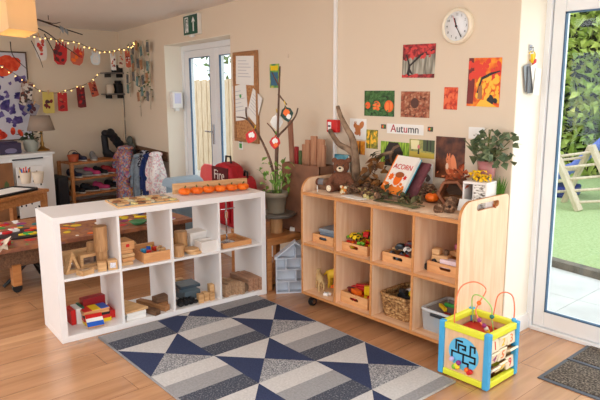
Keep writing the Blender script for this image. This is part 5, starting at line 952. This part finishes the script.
# pale blue bin with curved lid, fire bags
BLB=pbr('pale_blue_plastic',(160,184,202),.4)
t=T('blue_bin','pale grey blue bin with a domed lid before the recess','bin','B',-2.24,-.3,0,.1)
m=MB(); m.prism(rrect(.26,.3,.05,5),0,.5,'xy'); m.build('bin_body',pbr('grey_blue_bin',(130,152,168),.45),t,.006)
m=MB(); m.prism([(-.15,.5)]+[(-.15*math.cos(PI*k/12),.5+.03+.075*math.sin(PI*k/12)) for k in range(13)]+[(.15,.5)],-.17,.17,'xz'); m.build('lid',BLB,t,.012)
m=MB(); m.tube([(-.08,-.165,.43),(-.08,-.19,.43),(.08,-.19,.43),(.08,-.165,.43)],.008,6); m.build('handle',GREYM,t)
FRD=pbr('fire_red',(176,22,36),.6,var=.1); FDK=pbr('dark_red_cloth',(88,20,26),.7)
def bag(lab,r,d,z,w,h,dp,rz,txt=None):
    t=T('rucksack',lab,'bag','B',r,d,z,rz,'red bags by the recessed doors'); P=[(-w*.5,0),(w*.5,0),(w*.52,h*.4),(w*.46,h*.75),(w*.3,h*.95),(0,h),(-w*.3,h*.95),(-w*.46,h*.75),(-w*.52,h*.4)]
    m=MB(); m.prism(P,-dp/2,dp/2,'xz'); m.build('bag_body',FRD,t,.03,seg=3); m=MB(); m.prism([(x*.72,y*.5+h*.06) for x,y in P],-dp/2-.03,-dp/2+.01,'xz'); m.build('pocket',FRD,t,.012)
    m=MB(); m.bx(-w*.4,w*.3,-dp/2-.006,-dp/2+.004,h*.62,h*.92); m.build('dark_panel',FDK,t,.002); m=MB(); m.tube([(-.05,0,h*.98),(-.04,0,h*1.08),(.04,0,h*1.08),(.05,0,h*.98)],.01,6); m.build('grab_loop',BLACK,t)
    if txt: text_mesh('bag_lettering',txt,.13,[pbr('pale_print',(226,216,206),.5)],t,(-.03,-dp/2-.008,h*.79),(PI/2,0,0))
m=MB(); m.bx(-.32,.32,-.14,.14,0,.2); m.bx(-.34,.34,-.15,.15,.2,.23); one(m,'low_bench',WHITE,'low white bench under the red bags','bench','B',-1.36,-.19,0,0,None,.004)
bag('red rucksack lettered Fire standing right of the recessed doors',-1.42,-.18,.23,.44,.6,.16,.05,'Fire'); bag('smaller dark red rucksack right of the one lettered Fire',-1.1,-.17,.23,.3,.5,.14,-.2,None)
# strings of photo cards
t=T('card_garland','leafy hanging garland strings with small photo cards on the back wall','garland','B',-4.2,-.045,2.1)
PHC=[ramp('teal_photo',[(50,70,80),(90,130,130),(150,170,160)],24,.4),ramp('brown_photo',[(110,66,44),(170,116,76),(200,160,120)],24,.4),ramp('dark_photo',[(46,48,54),(90,94,98),(140,140,136)],24,.4)]
VINE=ramp('garland_leaves',[(60,84,50),(100,120,70),(130,110,66)],16,.6)
for k in range(5):
    x=-.34+.19*k; L=[.7,.5,.95,.75,.85][k]; m=MB(); m.tube([(x,0,0),(x+.03,-.006,-L*.5),(x-.02,0,-L)],.0025,5)
    for q in range(int(L*16)): m.leaf((x+rnd.uniform(-.03,.03),-.01,-rnd.uniform(0,L)),.045,.03)
    m.build('vine_string',VINE,t,fix=False)
    for q in range(4): z=-.12-L*q/4.3+.03*(k%3)+rnd.uniform(-.03,.03); m=MB(); m.box((0,0,0),(.085,.004,.12)); o=m.build('photo_card',PHC[(k*2+q)%3],t,0,(x+rnd.uniform(-.05,.05),-.02-.004*q,z)); o.rotation_euler=(0,rnd.uniform(-.25,.25),0)
# ================================================================ left end of the room (frame C: right = along the wall, depth negative = into the room)
def boxC(name,lab,cat,r,d,z,size,mat,rz=0,group=None,bev=.003): m=MB(); m.box((0,0,size[2]/2),size); return one(m,name,mat,lab,cat,'C',r,d,z,rz,group,bev)
t=T('white_cabinet','white painted cupboard under the big painting at the left','cabinet','C',-1.9,-.33,0)
m=MB(); m.bx(-.5,.5,-.27,.27,.03,.73); m.build('cabinet_body',WHITE,t,.004); m=MB(); m.bx(-.52,.52,-.29,.28,.73,.755); m.build('cabinet_top',WHITE,t,.003); m=MB(); m.bx(-.48,.48,-.22,.24,0,.03); m.build('plinth',BLACK,t)
m=MB(); m.bx(-.02,.49,-.285,-.27,.05,.71); d=m.build('cabinet_door',WHITE,t,.003); m=MB(); m.bx(.0,.36,-.31,-.285,.69,.705); m.build('door_handle',pbr('dark_grey_strip',(60,62,68),.4),d)
t=T('spotted_board','white board with black ink spots leaning before the cupboard','board','C',-1.72,-.72,0); m=MB(); m.bx(-.19,.12,-.008,.008,0.02,.62)
q=random.Random(5)
for k in range(16): m.prism(ell(q.uniform(-.17,.1),q.uniform(.05,.58),.010,.014,9),-.010,-.0075,'xz',1)
m.build('board_sheet',[WHITE,BLACK],t,0)
boxC('brown_panel','plain brown board standing at the left before the white cupboard','board',-2.12,-.70,0,(.36,.02,.68),pbr('hardboard',(140,96,62),.7,var=.12,vs=5),0)
t=T('green_leaf_cutout','green paper leaf stuck on the brown board','decoration','C',-2.03,-.714,.42); m=MB(); m.prism([(0,.06),(.03,.02),(.02,-.03),(0,-.06),(-.03,-.02),(-.02,.03)],-.003,.0,'xz'); m.build('leaf_paper',pbr('moss_green',(86,104,60),.6),t)
# on the cupboard
t=T('storage_case','dark purple case with a pale patch on the white cupboard','case','C',-1.93,-.42,.757); m=MB(); m.bx(-.2,.2,-.1,.1,0,.13); m.build('case_body',pbr('dark_purple',(56,46,72),.5),t,.012); m=MB(); m.bx(-.17,.17,-.07,.1,.13,.145); m.build('lid',pbr('dark_purple',(56,46,72),.5),t,.004); m=MB(); m.prism(ell(.07,.04,.07,.03),-.104,-.099,'xz'); m.build('pale_patch',pbr('lilac_grey',(120,112,140),.5),t)
t=T('potted_plant','small trailing plant in a grey pot beside the table lamp','potted plant','C',-1.56,-.40,.757); m=MB(); m.lathe([(.06,0),(.08,.03),(.088,.1),(.08,.15),(.074,.15),(.08,.1),(.0,.12)],22); m.build('pot',pbr('sage_grey',(150,152,140),.5),t)
m=MB()
for k in range(40): a=rnd.uniform(0,2*PI); r=rnd.uniform(.02,.12); m.leaf((r*math.cos(a),r*.6*math.sin(a),rnd.uniform(.14,.24)),rnd.uniform(.05,.08),.04)
m.build('leaves',pbr('dark_leaf',(52,66,44),.5,var=.25),t,fix=False)
t=T('table_lamp','brass table lamp with a taupe shade, switched off','lamp','C',-1.42,-.40,.757); BRASS=pbr('old_brass',(150,112,60),.35,.8)
m=MB(); m.lathe([(.085,0),(.08,.02),(.04,.035),(.02,.06),(.026,.09),(.014,.12),(.014,.22),(.02,.24),(.01,.26),(.01,.3)],22); m.build('base',BRASS,t); m=MB(); m.lathe([(.16,.25),(.11,.43)],30,cap=False); m.build('lamp_shade',pbr('taupe_shade',(150,132,116),.8),t,solid=.004)
# painting
t=T('painting','large white wall painting with purple blots and red blooms','painting','C',-1.86,0,1.42); m=MB(); w,h=.5,.53; m.bx(-w,w,-.02,0,-h,h); m.build('canvas',pbr('painted_paper',(206,204,212),.7),t)
PV=ramp('purple_blot',[(44,40,92),(84,70,130),(120,104,160)],14,.6); RB=ramp('red_bloom',[(170,30,26),(220,70,40),(236,110,70)],9,.6)
m=MB(); y0=-.023
for k in range(60): cx,cy=q.uniform(-.4,.46),q.uniform(-.38,.24); s=q.uniform(.02,.07); m.prism([(min(w,max(-w,cx+(a-cx)*u)),cy+(b-cy)*u) for (a,b),u in ((pp,q.uniform(.45,1.35)) for pp in ell(cx,cy,s,s*q.uniform(.5,1.2),11,q.uniform(0,3)))],y0-.00005*k,-.019,'xz')
m.build('blots',PV,t); m=MB()
for k in range(16): cx,cy=q.uniform(.0,.38),q.uniform(.3,.46); m.prism([(min(w,a),min(h,b)) for a,b in ell(cx,cy,.1,.06,10,q.uniform(0,3))],y0-.00005*k-.003,-.019,'xz')
for k in range(20): cx,cy=q.uniform(-.4,.44),q.uniform(-.5,-.42); m.prism([(min(w,a),max(-h,b)) for a,b in ell(cx,cy,.05,.03,8,q.uniform(0,3))],y0-.00005*k-.003,-.019,'xz')
m.build('blooms',RB,t); m=MB(); m.bx(-w-.01,w+.01,-.028,0,-h-.016,-h); m.bx(-w-.01,w+.01,-.028,0,h,h+.016); m.bx(w,w+.016,-.028,0,-h-.016,h+.016); m.build('frame_strip',pbr('greybrown_frame',(96,78,66),.6),t)
PATT=ramp('patterned_card',[(70,60,60),(170,150,140),(120,70,60),(206,196,186)],30,.6,2,kind='voronoi',interp='CONSTANT')
# small table with tray and pots
t=T('small_table','small pine table with a tray of pots at the left','table','W',-6.04,1.477,0,math.radians(120))
m=MB(); m.bx(-.5,.5,-.24,.24,.5,.53); m.build('tabletop',TBL,t,.004); m=MB(); m.bx(-.47,.47,-.21,-.19,.42,.5); m.bx(-.47,.47,.19,.21,.42,.5); m.bx(.45,.47,-.19,.19,.42,.5); m.bx(-.47,-.45,-.19,.19,.42,.5); m.build('apron',TBL,t)
for x in (-.46,.46):
    for y in (-.2,.2): m=MB(); m.bx(x-.025,x+.025,y-.025,y+.025,0,.5); m.build('leg',TBL,t,.003)
def sm(r,d,z): a=math.radians(120); return (-6.04+r*math.cos(a)-d*math.sin(a),1.477+r*math.sin(a)+d*math.cos(a),z)
x,y,z=sm(.1,-.05,.531); t=T('black_tray','shallow black tray with white paper on the small table','tray','W',x,y,z,math.radians(120)); m=MB(); m.bx(-.3,.3,-.15,.15,0,.012); m.build('tray_base',BLACK,t,.003); m=MB(); q4=rrect(.6,.3,.03,5); m.tube([(a,b,.018) for a,b in q4]+[(q4[0][0],q4[0][1],.018)],.01,6); m.build('rim',BLACK,t); m=MB(); m.bx(-.26,.26,-.12,.13,.013,.019); m.build('paper_liner',PAPER,t)
CRM=pbr('cream_ceramic',(206,188,166),.5); PX=[(-6.46,1.93),(-6.38,2.03)]
for k,(r,d,lab,mix) in enumerate(((.2,.14,'cream pot full of pencils on the small table',1),(.36,.14,'empty cream pot right of the pencil pot',0))):
    x,y,z=(PX[k][0],PX[k][1],.552); t=T('cream_pot',lab,'pot','W',x,y,z,0,'cream pots on the small table'); m=MB(); m.lathe([(.044,0),(.06,.115),(.054,.115),(.04,.01),(0,.01)],22); m.build('pot_body',CRM,t)
    if mix:
        for j in range(12): a=2*PI*j/12; m=MB(); m.tube([(.024*math.cos(a),.024*math.sin(a),.02),(.05*math.cos(a),.05*math.sin(a),.135+.015*(j%3))],.006,6); one(m,'pencil',[BLACK,ORA,DARKW,YEL,BLU,RED][j%6],'coloured pencil standing in the left cream pot','pencil','W',x,y,z,0,'pencils in the cream pot')
# paint table
PT=ramp('paint_splattered_wood',[(150,100,68),(178,122,82),(140,90,72),(170,114,76),(124,96,110)],7,.6,4)
t=T('paint_table','low paint splattered craft table on castors behind the white shelf','table','W',-5.10,1.86,0)
m=MB(); m.bx(-.48,.53,-.9,.9,.33,.36); 
SP=[PT,RED,YEL,GRN,PAPER,PURP,pbr('teal_paint',(40,120,120),.5),ORA]
for k in range(130): cx,cy,s=q.uniform(-.43,.48),q.uniform(-.85,.85),q.uniform(.012,.05); m.prism(ell(cx,cy,s,s*q.uniform(.4,1),8,q.uniform(0,3)),.3602,.361+.00003*k,'xy',1+k%7)
m.build('tabletop',SP,t,0)
m=MB(); m.bx(.44,.47,-.85,.85,.2,.33); m.bx(-.45,-.42,-.85,.85,.2,.33); m.bx(-.42,.44,-.85,-.82,.2,.33); m.bx(-.42,.44,.82,.85,.2,.33); m.build('apron',DARKW,t,.003)
for x in (.45,-.41):
    for y in (-.6,.78):
        m=MB(); m.prism([(-.035,.055),(.035,.055),(.045,.22),(-.045,.22)],-.03,.03,'xz'); l=m.build('leg',TBL,t,.003,(x,y,0)); m=MB(); m.cyl((-.016,0,.035),.035,.03,18,0,'x'); l2=m.build('castor_wheel',BLACK,l,.003)
def ptop(lab,nm,cat,x,y,fn,mats,grp=None): m=MB(); fn(m); return one(m,nm,mats,lab,cat,'W',x,y,.362,0,grp)
def pal(m):
    m.prism(ell(0,0,.17,.24,26),0,.012,'xy'); 
    for k in range(9): m.prism(ell(q.uniform(-.1,.1),q.uniform(-.17,.17),.035,.04,9),.012,.016+.001*k,'xy',1+k%5)
ptop('black oval palette with blobs of paint on the paint table','paint_palette','palette',-4.98,1.42,pal,[BLACK,YEL,WHITE,GRN,RED,ORA])
ptop('pale green saucer at the right edge of the black palette','saucer','saucer',-4.9,1.6,lambda m:m.lathe([(.03,0),(.07,.016),(.066,.018),(0,.006)],20),pbr('pale_green',(186,212,176),.4))
ptop('red paint pot lid left of the palette','pot_lid','lid',-4.72,1.22,lambda m:m.lathe([(.045,0),(.045,.03),(.04,.034),(0,.034)],18),RED)
ptop('crumpled cream paper at the left front of the paint table','crumpled_paper','paper',-4.62,1.13,lambda m:[m.leaf((q.uniform(-.06,.06),q.uniform(-.06,.06),q.uniform(.005,.04)),.09,.06) for _ in range(16)],CRM)
ptop('long yellow green paper strip at the back of the paint table','paper_strip','paper',-5.36,2.05,lambda m:m.bx(-.08,.08,-.3,.3,0,.006),pbr('lime_paper',(206,206,60),.6))
ptop('red card with white dots beside the lime strip','dotted_card','card',-5.3,2.46,lambda m:(m.bx(-.07,.07,-.12,.12,0,.006),[m.prism(ell(0,-.06+.06*k,.02,.02,10),.006,.008,'xy',1) for k in range(3)]),[RED,PAPER])
ptop('yellow brush with a fat yellow bristle head on the paint table','paint_brush','brush',-4.85,2.45,lambda m:(m.tube([(0,-.12,.03),(.02,0,.02)],.01,8),m.sph((.03,.05,.03),(.04,.06,.03),12,8)),YEL)
ptop('green dish on the paint table before the yellow brush','dish','dish',-4.68,2.28,lambda m:m.lathe([(.04,0),(.08,.03),(.07,.03),(0,.008)],20),pbr('green_dish',(70,130,80),.4))
ptop('dark blue pot near the end of the paint table','paint_pot','pot',-5.1,2.5,lambda m:m.lathe([(.05,0),(.05,.08),(.04,.08),(0,.07)],18),NVY)
# black curved leg of a chair behind the shelf end
t=T('stool','black bentwood stool half hidden behind the left end of the white shelf','stool','W',-4.78,1.42,0)
for k in range(3): a=2*PI*k/3+.5; m=MB(); m.tube(smooth([(.02*math.cos(a),.02*math.sin(a),.2),(.1*math.cos(a),.1*math.sin(a),.12),(.22*math.cos(a),.22*math.sin(a),.02)],4),.014,8); m.build('leg',BLACK,t)
m=MB(); m.lathe([(.06,.2),(.11,.205),(.11,.225),(0,.23)],20); m.build('seat',BLACK,t)
# shoe rack with shoes
t=T('shoe_rack','narrow wooden shoe rack against the left wall','shoe rack','C',-.62,-.3,0)
for x in (-.47,.47):
    for y in (-.16,.16): m=MB(); m.bx(x-.02,x+.02,y-.02,y+.02,0,.58); m.build('upright',TBL,t,.003)
for z in (.13,.34,.545):
    m=MB(); m.bx(-.45,.45,-.17,-.14,z,z+.025); m.bx(-.45,.45,.14,.17,z,z+.025)
    for k in range(4): m.bx(-.45,.45,-.12+.07*k,-.085+.07*k,z+.003,z+.018)
    m.build('rack_shelf',TBL,t)
SHO=[pbr('black_shoe',(30,30,34),.6),pbr('navy_shoe',(34,40,66),.6),pbr('grey_shoe',(128,124,122),.7),pbr('pink_shoe',(206,70,120),.6),pbr('tan_shoe',(160,120,84),.7),pbr('red_shoe',(170,40,44),.6)]
SOLE=pbr('rubber_sole',(206,198,186),.7)
def shoe(lab,r,d,z,rz,mat,boot=0,nm='shoe'):
    t=T(nm,lab,nm,'C',r,d,z,rz,'footwear on the shoe rack'); B=[((.0,0,.04),(.1,.04,.035)),((.08,0,.035),(.06,.042,.033)),((-.07,0,.06),(.045,.038,.055)),((-.02,0,.06),(.06,.036,.045))]
    for k in range(int(boot/.03)): B.append(((-.06-.002*k,0,.07+.03*k),(.05,.042,.05)))
    blob('upper',B,mat,t,.009); m=MB(); m.prism([(a*1.0,b) for a,b in ell(.02,0,.125,.042,20)],0,.016,'xy'); m.build('sole',SOLE if not boot else SHO[0],t)
for k,(r,z,mt,lab) in enumerate(((-.98,.365,1,'navy shoe at the left end of the middle rack shelf'),(-.86,.365,2,'grey shoe second on the middle rack shelf'),(-.73,.365,3,'pink shoe on the middle rack shelf'),(-.6,.365,0,'black shoe right of the pink shoe on the middle rack shelf'),(-.46,.365,5,'red shoe on the middle rack shelf'),(-.3,.365,0,'black shoe at the right end of the middle rack shelf'),(-.95,.155,0,'black shoe at the left end of the lowest rack shelf'),(-.78,.155,0,'second black shoe on the lowest rack shelf'),(-.6,.155,3,'pink shoe on the lowest rack shelf'),(-.44,.155,0,'black shoe right of the pink shoe on the lowest rack shelf'),(-.3,.155,1,'navy shoe at the right end of the lowest rack shelf'))): shoe(lab,r,-.3,z,-PI/2+.3*((k*5)%3-1)+.6,SHO[mt])
shoe('black wellington boot at the back right on the rack top, shaft upright',-.36,-.19,.57,-1.2,SHO[0],.24,'boot')
t=T('black_bag','long black bag slumped over the boots on the rack top','bag','C',-.33,-.33,.72,.2); blob('bag_body',[((-.2+.03*k,0,.2-.004*k),(.05,.05,.045)) for k in range(4)]+[((-.1+.05*k,0,.19-.055*k),(.06+.003*k,.06,.07)) for k in range(6)],SHO[0],t,.01)
t=T('orange_basket','small orange pot with a handle on the left of the rack top','basket','C',-.97,-.3,.57); m=MB(); m.lathe([(.06,0),(.075,.09),(.068,.09),(.05,.01),(0,.01)],18); m.build('pot_body',pbr('terracotta',(176,80,44),.6),t); m=MB(); m.tube([(.07*math.cos(PI*k/10),0,.09+.06*math.sin(PI*k/10)) for k in range(11)],.005,6); m.build('handle',DARKW,t)
shoe('grey trainer lying on the rack top between pot and boots',-.68,-.3,.57,-1.9,SHO[2]); shoe('dark shoe behind the orange pot on the rack top',-.86,-.24,.57,-1.3,SHO[1]); shoe('red shoe at the far right of the rack top',-.17,-.25,.57,-1.6,SHO[5])
boxC('black_box','black case standing between cupboard and shoe rack','case',-1.23,-.35,0,(.14,.3,.42),SHO[0],0,None,.02)
# corner shelves
for k,(z,lab) in enumerate(((1.715,'upper small wall shelf in the back left corner'),(1.425,'lower small wall shelf in the back left corner'))):
    t=T('wall_shelf',lab,'shelf','C',-.15,-.09,z,0,'corner wall shelves'); m=MB(); m.bx(-.17,.17,-.09,.09,0,.018); m.build('board',pbr('grey_shelf',(120,112,106),.5),t,.002); m=MB(); m.bx(-.1,-.085,-.05,.09,-.05,0); m.bx(.085,.1,-.05,.09,-.05,0); m.build('bracket',BLACK,t)
boxC('small_speaker','small black speaker box on the upper corner shelf','speaker',-.1,-.09,1.734,(.12,.1,.1),BLACK,.1,None,.006)
t=T('black_speaker','black speaker with a round top on the lower corner shelf','speaker','C',-.1,-.09,1.444); m=MB(); m.bx(-.05,.05,-.04,.05,0,.14); m.build('speaker_body',BLACK,t,.01); m=MB(); m.bx(-.035,.035,-.035,.04,.14,.18); m.build('speaker_top',BLACK,t,.01)
t=T('white_jar','white cream jar left of the black speaker','jar','C',-.23,-.09,1.444); m=MB(); m.lathe([(.05,0),(.06,.05),(.05,.12),(.04,.13),(.0,.13)],18); m.build('jar_body',CRM,t)
m=MB(); m.tube(smooth([(0,0,0),(.01,-.005,-.3),(-.01,0,-.6),(.02,0,-.8),(0,0,-.9)],5),.006,6); one(m,'power_cord',pbr('grey_cord',(110,104,96),.6),'thin cable running down the corner below the lower shelf','cord','B',-4.98,-.01,1.42)
# garlands of lights with hung paper leaves
BULB=pbr('warm_bulb',(255,220,150),.4,emit=(255,205,120),es=4); WIRE=pbr('light_wire',(110,92,70),.5)
def lights(lab,pts,n,drop):
    t=T('string_lights',lab,'string lights','W',*pts[0]); o=Vector(pts[0]); Q=smooth([Vector(p)-o for p in pts],8); m=MB(); m.tube(Q,.004,5); m.build('wire',WIRE,t)
    b=MB(); b.sph((0,0,-.010),.0075,8,6); first=None; L=[0]
    for a,c in zip(Q[:-1],Q[1:]): L.append(L[-1]+(c-a).length)
    for k in range(n):
        d=L[-1]*(k+.5)/n; i=max(j for j in range(len(L)) if L[j]<=d); i=min(i,len(Q)-2); f=(d-L[i])/(L[i+1]-L[i]); p=Q[i].lerp(Q[i+1],f)
        if first is None: first=b.build('bulb',BULB,t,0,p)
        else: c=first.copy(); c.location=p+Vector((0,0,rnd.uniform(-.02,.02))); COL.objects.link(c)
    return t
S1=[(-6.95,2.1,2.13),(-7.065,2.448,2.067),(-7.115,2.803,2.043),(-7.141,2.988,1.984),(-7.178,3.25,1.949),(-7.219,3.537,2.03),at('B',-4.25,-.06,2.1)]
lights('string of warm fairy lights hung across to the back wall garland',S1,26,0)
S2=[at('C',-s,-.15,z) for s,z in ((1.75,1.80),(1.388,1.583),(1.293,1.5),(1.072,1.458),(.79,1.521),(.566,1.6),(.42,1.72))]
lights('string of warm fairy lights drooping low along the left wall',S2,17,0)
def hung(lab,p,w,h,mats,seed,tilt=0,shape='hand',grp=None,rz=FR['C'][1]):
    q2=random.Random(seed); t=T('paper_leaf' if shape!='hand' else 'hand_print',lab,'paper decoration','W',p[0],p[1],p[2],rz,grp)
    if shape=='hand': P=[(-.5,.1),(-.45,-.35),(-.2,-.5),(.25,-.5),(.45,-.3),(.5,.15),(.42,.45),(.3,.2),(.22,.5),(.08,.25),(-.02,.52),(-.14,.25),(-.28,.48),(-.34,.15)]
    else: P=[(-.5,.5),(-.5,-.45),(-.2,-.5),(.5,-.48),(.48,.5)]
    m=MB(); m.prism([(a*w,b*h-h*.5) for a,b in P],-.002,.002,'xz',0)
    for k in range(9): cx,cy=q2.uniform(-.3,.3)*w,q2.uniform(-.8,-.25)*h; s=q2.uniform(.06,.16)*w; m.prism(ell(cx,cy,s,s*1.3,8,q2.uniform(0,3)),-.0026-.0002*k,.0026,'xz',1+k%2)
    m.build('painted_paper',mats,t); t.rotation_euler=(0,tilt,rz); m=MB(); m.box((0,-.004,.0),(.012,.016,.05)); m.build('peg',BLOCK,t)
MAR=pbr('maroon_paint',(120,36,40),.6); DKP=pbr('dark_plum_paint',(84,44,52),.6); TERR=pbr('terracotta_paint',(196,96,70),.6); WPA=pbr('off_white_paper',(222,214,206),.7); REDP=pbr('red_hand_paint',(196,44,44),.6); YPA=pbr('yellow_paper',(214,190,100),.7)
G='painted papers pegged on the fairy lights'
for k,(p,w,h,ms,tl,lab,shp) in enumerate(((( -7.04,2.37,2.09),.14,.27,(WPA,REDP,TERR),-.1,'long white and red hand print hanging nearest the ceiling lamp','hand'),((-7.09,2.62,2.05),.17,.27,(REDP,MAR,DKP),.05,'red and plum hand print hanging second on the upper lights','hand'),((-7.12,2.84,2.0),.17,.22,(TERR,REDP,ORA),.2,'orange red hand print left of the white one','hand'),((-7.15,3.05,1.96),.13,.17,(pbr('silver_paper',(206,212,216),.5),WPA,WPA),0,'silver white leaf hanging on the upper lights','hand'),((-7.19,3.29,1.93),.07,.2,(WPA,MAR,TERR),0,'thin brown and white strip, left of three beside the corner shelf','strip'),((-7.2,3.4,1.95),.07,.19,(CRM,TERR,MAR),.05,'pale brown strip, middle of three beside the corner shelf','strip'),((-7.21,3.49,1.97),.07,.2,(TERR,MAR,WPA),-.05,'red brown strip, right of three beside the corner shelf','strip'))): hung(lab,p,w,h,list(ms),k,tl,shp,G)
for k,(s,z,w,h,ms,tl,lab) in enumerate(((1.17,1.47,.15,.27,(YPA,MAR,DKP),.03,'yellow paper with a dark red splash on the lower lights'),(.98,1.46,.13,.24,(REDP,MAR,TERR),.02,'red paper hanging second on the lower lights'),(.72,1.53,.12,.27,(MAR,DKP,REDP),-.04,'dark red paper hanging third on the lower lights'),(.55,1.6,.11,.2,(TERR,MAR,DKP),-.25,'tilted rust paper at the right end of the lower lights'),(1.42,1.60,.15,.3,(PATT,PATT,PATT),.2,'patterned card hanging over the edge of the painting'),(1.36,1.34,.17,.16,(pbr('grey_photo',(150,144,150),.6),DKP,NVY),.5,'tilted grey card below the patterned card'))): hung(lab,tuple(at('C',-s,-.16,z)),w,h,list(ms),k+20,tl,'strip',G)
# hanging branch under the ceiling
t=T('hanging_branch','thin dark branch hung under the ceiling above the hand prints','branch','W',-6.7,2.2,2.2); TWD=pbr('dark_twig',(62,50,42),.8)
def pxl(P): return [Vector(p)-Vector((-6.7,2.2,2.2)) for p in P]
for P,r in (([(-6.9,2.05,2.24),(-6.92,2.3,2.25),(-6.96,2.55,2.19),(-7.0,2.85,2.12)],.012),([(-6.9,2.15,2.2),(-6.94,2.4,2.13),(-6.98,2.6,2.0),(-7.0,2.8,1.87)],.008),([(-6.9,2.3,2.25),(-6.95,2.5,2.22),(-6.98,2.6,2.24)],.006),([(-6.94,2.4,2.1),(-6.98,2.5,1.92),(-7.0,2.55,1.82),(-7.0,2.62,1.78)],.006),([(-6.92,2.25,2.02),(-6.95,2.33,1.85),(-6.95,2.36,1.74)],.005),([(-6.9,2.03,2.0),(-6.92,2.05,1.86),(-6.95,2.18,1.73)],.006)): limb(t,'twig',pxl(P),r,r*.5,TWD)
m=MB(); m.tube([(-.22,.25,.05),(-.22,.25,.1)],.004,5); m.build('hanging_loop',TWD,t)
t=T('silver_decoration','crumpled grey foil hanging on the branch','decoration','W',-6.95,2.62,2.2); m=MB()
for k in range(8): m.leaf((rnd.uniform(-.02,.02),rnd.uniform(-.02,.02),-.06*rnd.random()),.07,.04)
m.build('foil',pbr('dull_foil',(150,154,156),.4),t,fix=False)
# ceiling lamp with a square shade
t=T('pendant_lamp','square cream fabric lamp shade glowing warm at the top left','lamp','W',-4.28,1.30,2.3,math.radians(97.3)); t.rotation_euler=(math.radians(-9),math.radians(3),math.radians(97.3))
s=.185; SH=translucent('shade_fabric',(240,218,176),.45)
m=MB(); m.bx(-s/2,s/2,-s/2,s/2,-.45,-.18); 
m.f=[f for f in m.f if True][2:]; m.m=m.m[2:]; m.s=m.s[2:]
sh=m.build('lamp_shade',SH,t,0,None,0,.002); m=MB(); m.bx(-s/2+.003,s/2-.003,-s/2+.003,s/2-.003,-.448,-.446); df=m.build('diffuser',translucent('shade_diffuser',(255,240,205),.7),t)
for o in (sh,df): o.rotation_euler=(0,0,0)
m=MB(); m.tube([(0,0,-.2),(0,0,0)],.004,6); m.build('cord',WHITE,t); m=MB(); m.lathe([(.04,-.025),(.045,0)],18); m.build('ceiling_rose',WHITE,t); m=MB(); m.sph((0,0,-.28),.03,14,10); m.build('bulb',pbr('lamp_bulb',(255,230,180),.3,emit=(255,214,150),es=7),t)
# ================================================================ light, camera
w=bpy.data.worlds.new('sky'); SC.world=w; w.use_nodes=True; nt=w.node_tree; bg=nt.nodes['Background']
sky=nt.nodes.new('ShaderNodeTexSky'); sky.sky_type='HOSEK_WILKIE'; sky.turbidity=8; sky.ground_albedo=.5; sky.sun_direction=(.3,.5,.8)
mx=nt.nodes.new('ShaderNodeMixRGB'); mx.inputs[0].default_value=.88; mx.inputs[2].default_value=(.95,.98,1,1)
nt.links.new(sky.outputs[0],mx.inputs[1]); nt.links.new(mx.outputs[0],bg.inputs['Color']); bg.inputs['Strength'].default_value=2.4
def area(name,loc,rot,sx,sy,e,col=(1,1,1)):
    l=bpy.data.lights.new(name,'AREA'); l.shape='RECTANGLE'; l.size=sx; l.size_y=sy; l.energy=e; l.color=col
    o=bpy.data.objects.new(name,l); COL.objects.link(o); o.location=loc; o.rotation_euler=rot; return o
DAY=(.85,.925,1)
for k in range(4): x=2.8-(g1+k*(2.2+g1))-1.1; area('window_daylight',(x,-2.7,1.35),(PI/2+.25,0,0),2.0,1.5,[26,28,34,36][k],DAY)  # area lamps added inside the unseen near windows to brighten the room
for k in range(2): y=3.2-(g2+k*(2.3+g2))-1.15; area('window_daylight',(2.6,y,1.35),(PI/2+.25,0,PI/2),2.1,1.5,[34,66][k],DAY)  # more added fill, set at the unseen right wall windows
area('patio_daylight',(-.1,3.75,1.2),(-PI/2,0,0),2.4,1.8,30,(.95,.98,1))
for x,y,e in ((-.8,.6,20),(-3.2,-.6,21),(-5.6,-.4,34)): area('ceiling_panel_light',(x,y,2.27),(0,0,0),1.2,.9,e,(.9,.955,1))  # soft fill lamps added under the ceiling to flatten the shading; no fixtures there
l=bpy.data.lights.new('ceiling_bulb','POINT'); l.energy=1.0; l.color=(1,.78,.5); l.shadow_soft_size=.05; o=bpy.data.objects.new('ceiling_bulb',l); COL.objects.link(o); o.location=(-4.30,1.28,2.0)
# camera
cam=bpy.data.cameras.new('camera'); cam.sensor_width=36; cam.sensor_fit='HORIZONTAL'; cam.lens=36*599.95/600; cam.clip_start=.05; cam.clip_end=100
co=bpy.data.objects.new('camera',cam); COL.objects.link(co); SC.camera=co
yw,pt,rl=0.7228502,0.1832591,-0.0047884
fw=Vector((-math.cos(yw),math.sin(yw),0)); rt=Vector((math.sin(yw),math.cos(yw),0))
d=fw*math.cos(pt)+Vector((0,0,-math.sin(pt))); up=fw*math.sin(pt)+Vector((0,0,math.cos(pt)))
r2=rt*math.cos(rl)+up*math.sin(rl); u2=up*math.cos(rl)-rt*math.sin(rl)
co.matrix_world=Matrix(((r2.x,u2.x,-d.x,0),(r2.y,u2.y,-d.y,0),(r2.z,u2.z,-d.z,1.496174),(0,0,0,1)))
v=SC.view_settings; v.view_transform='Standard'; v.look='None'; v.gamma=1; v.use_curve_mapping=False; v.exposure=-.06
SC.cycles.use_denoising=True; SC.cycles.denoiser='OPENIMAGEDENOISE'; SC.cycles.max_bounces=8; SC.cycles.diffuse_bounces=5; SC.cycles.transparent_max_bounces=12; SC.cycles.sample_clamp_indirect=6; SC.cycles.caustics_reflective=False; SC.cycles.caustics_refractive=False
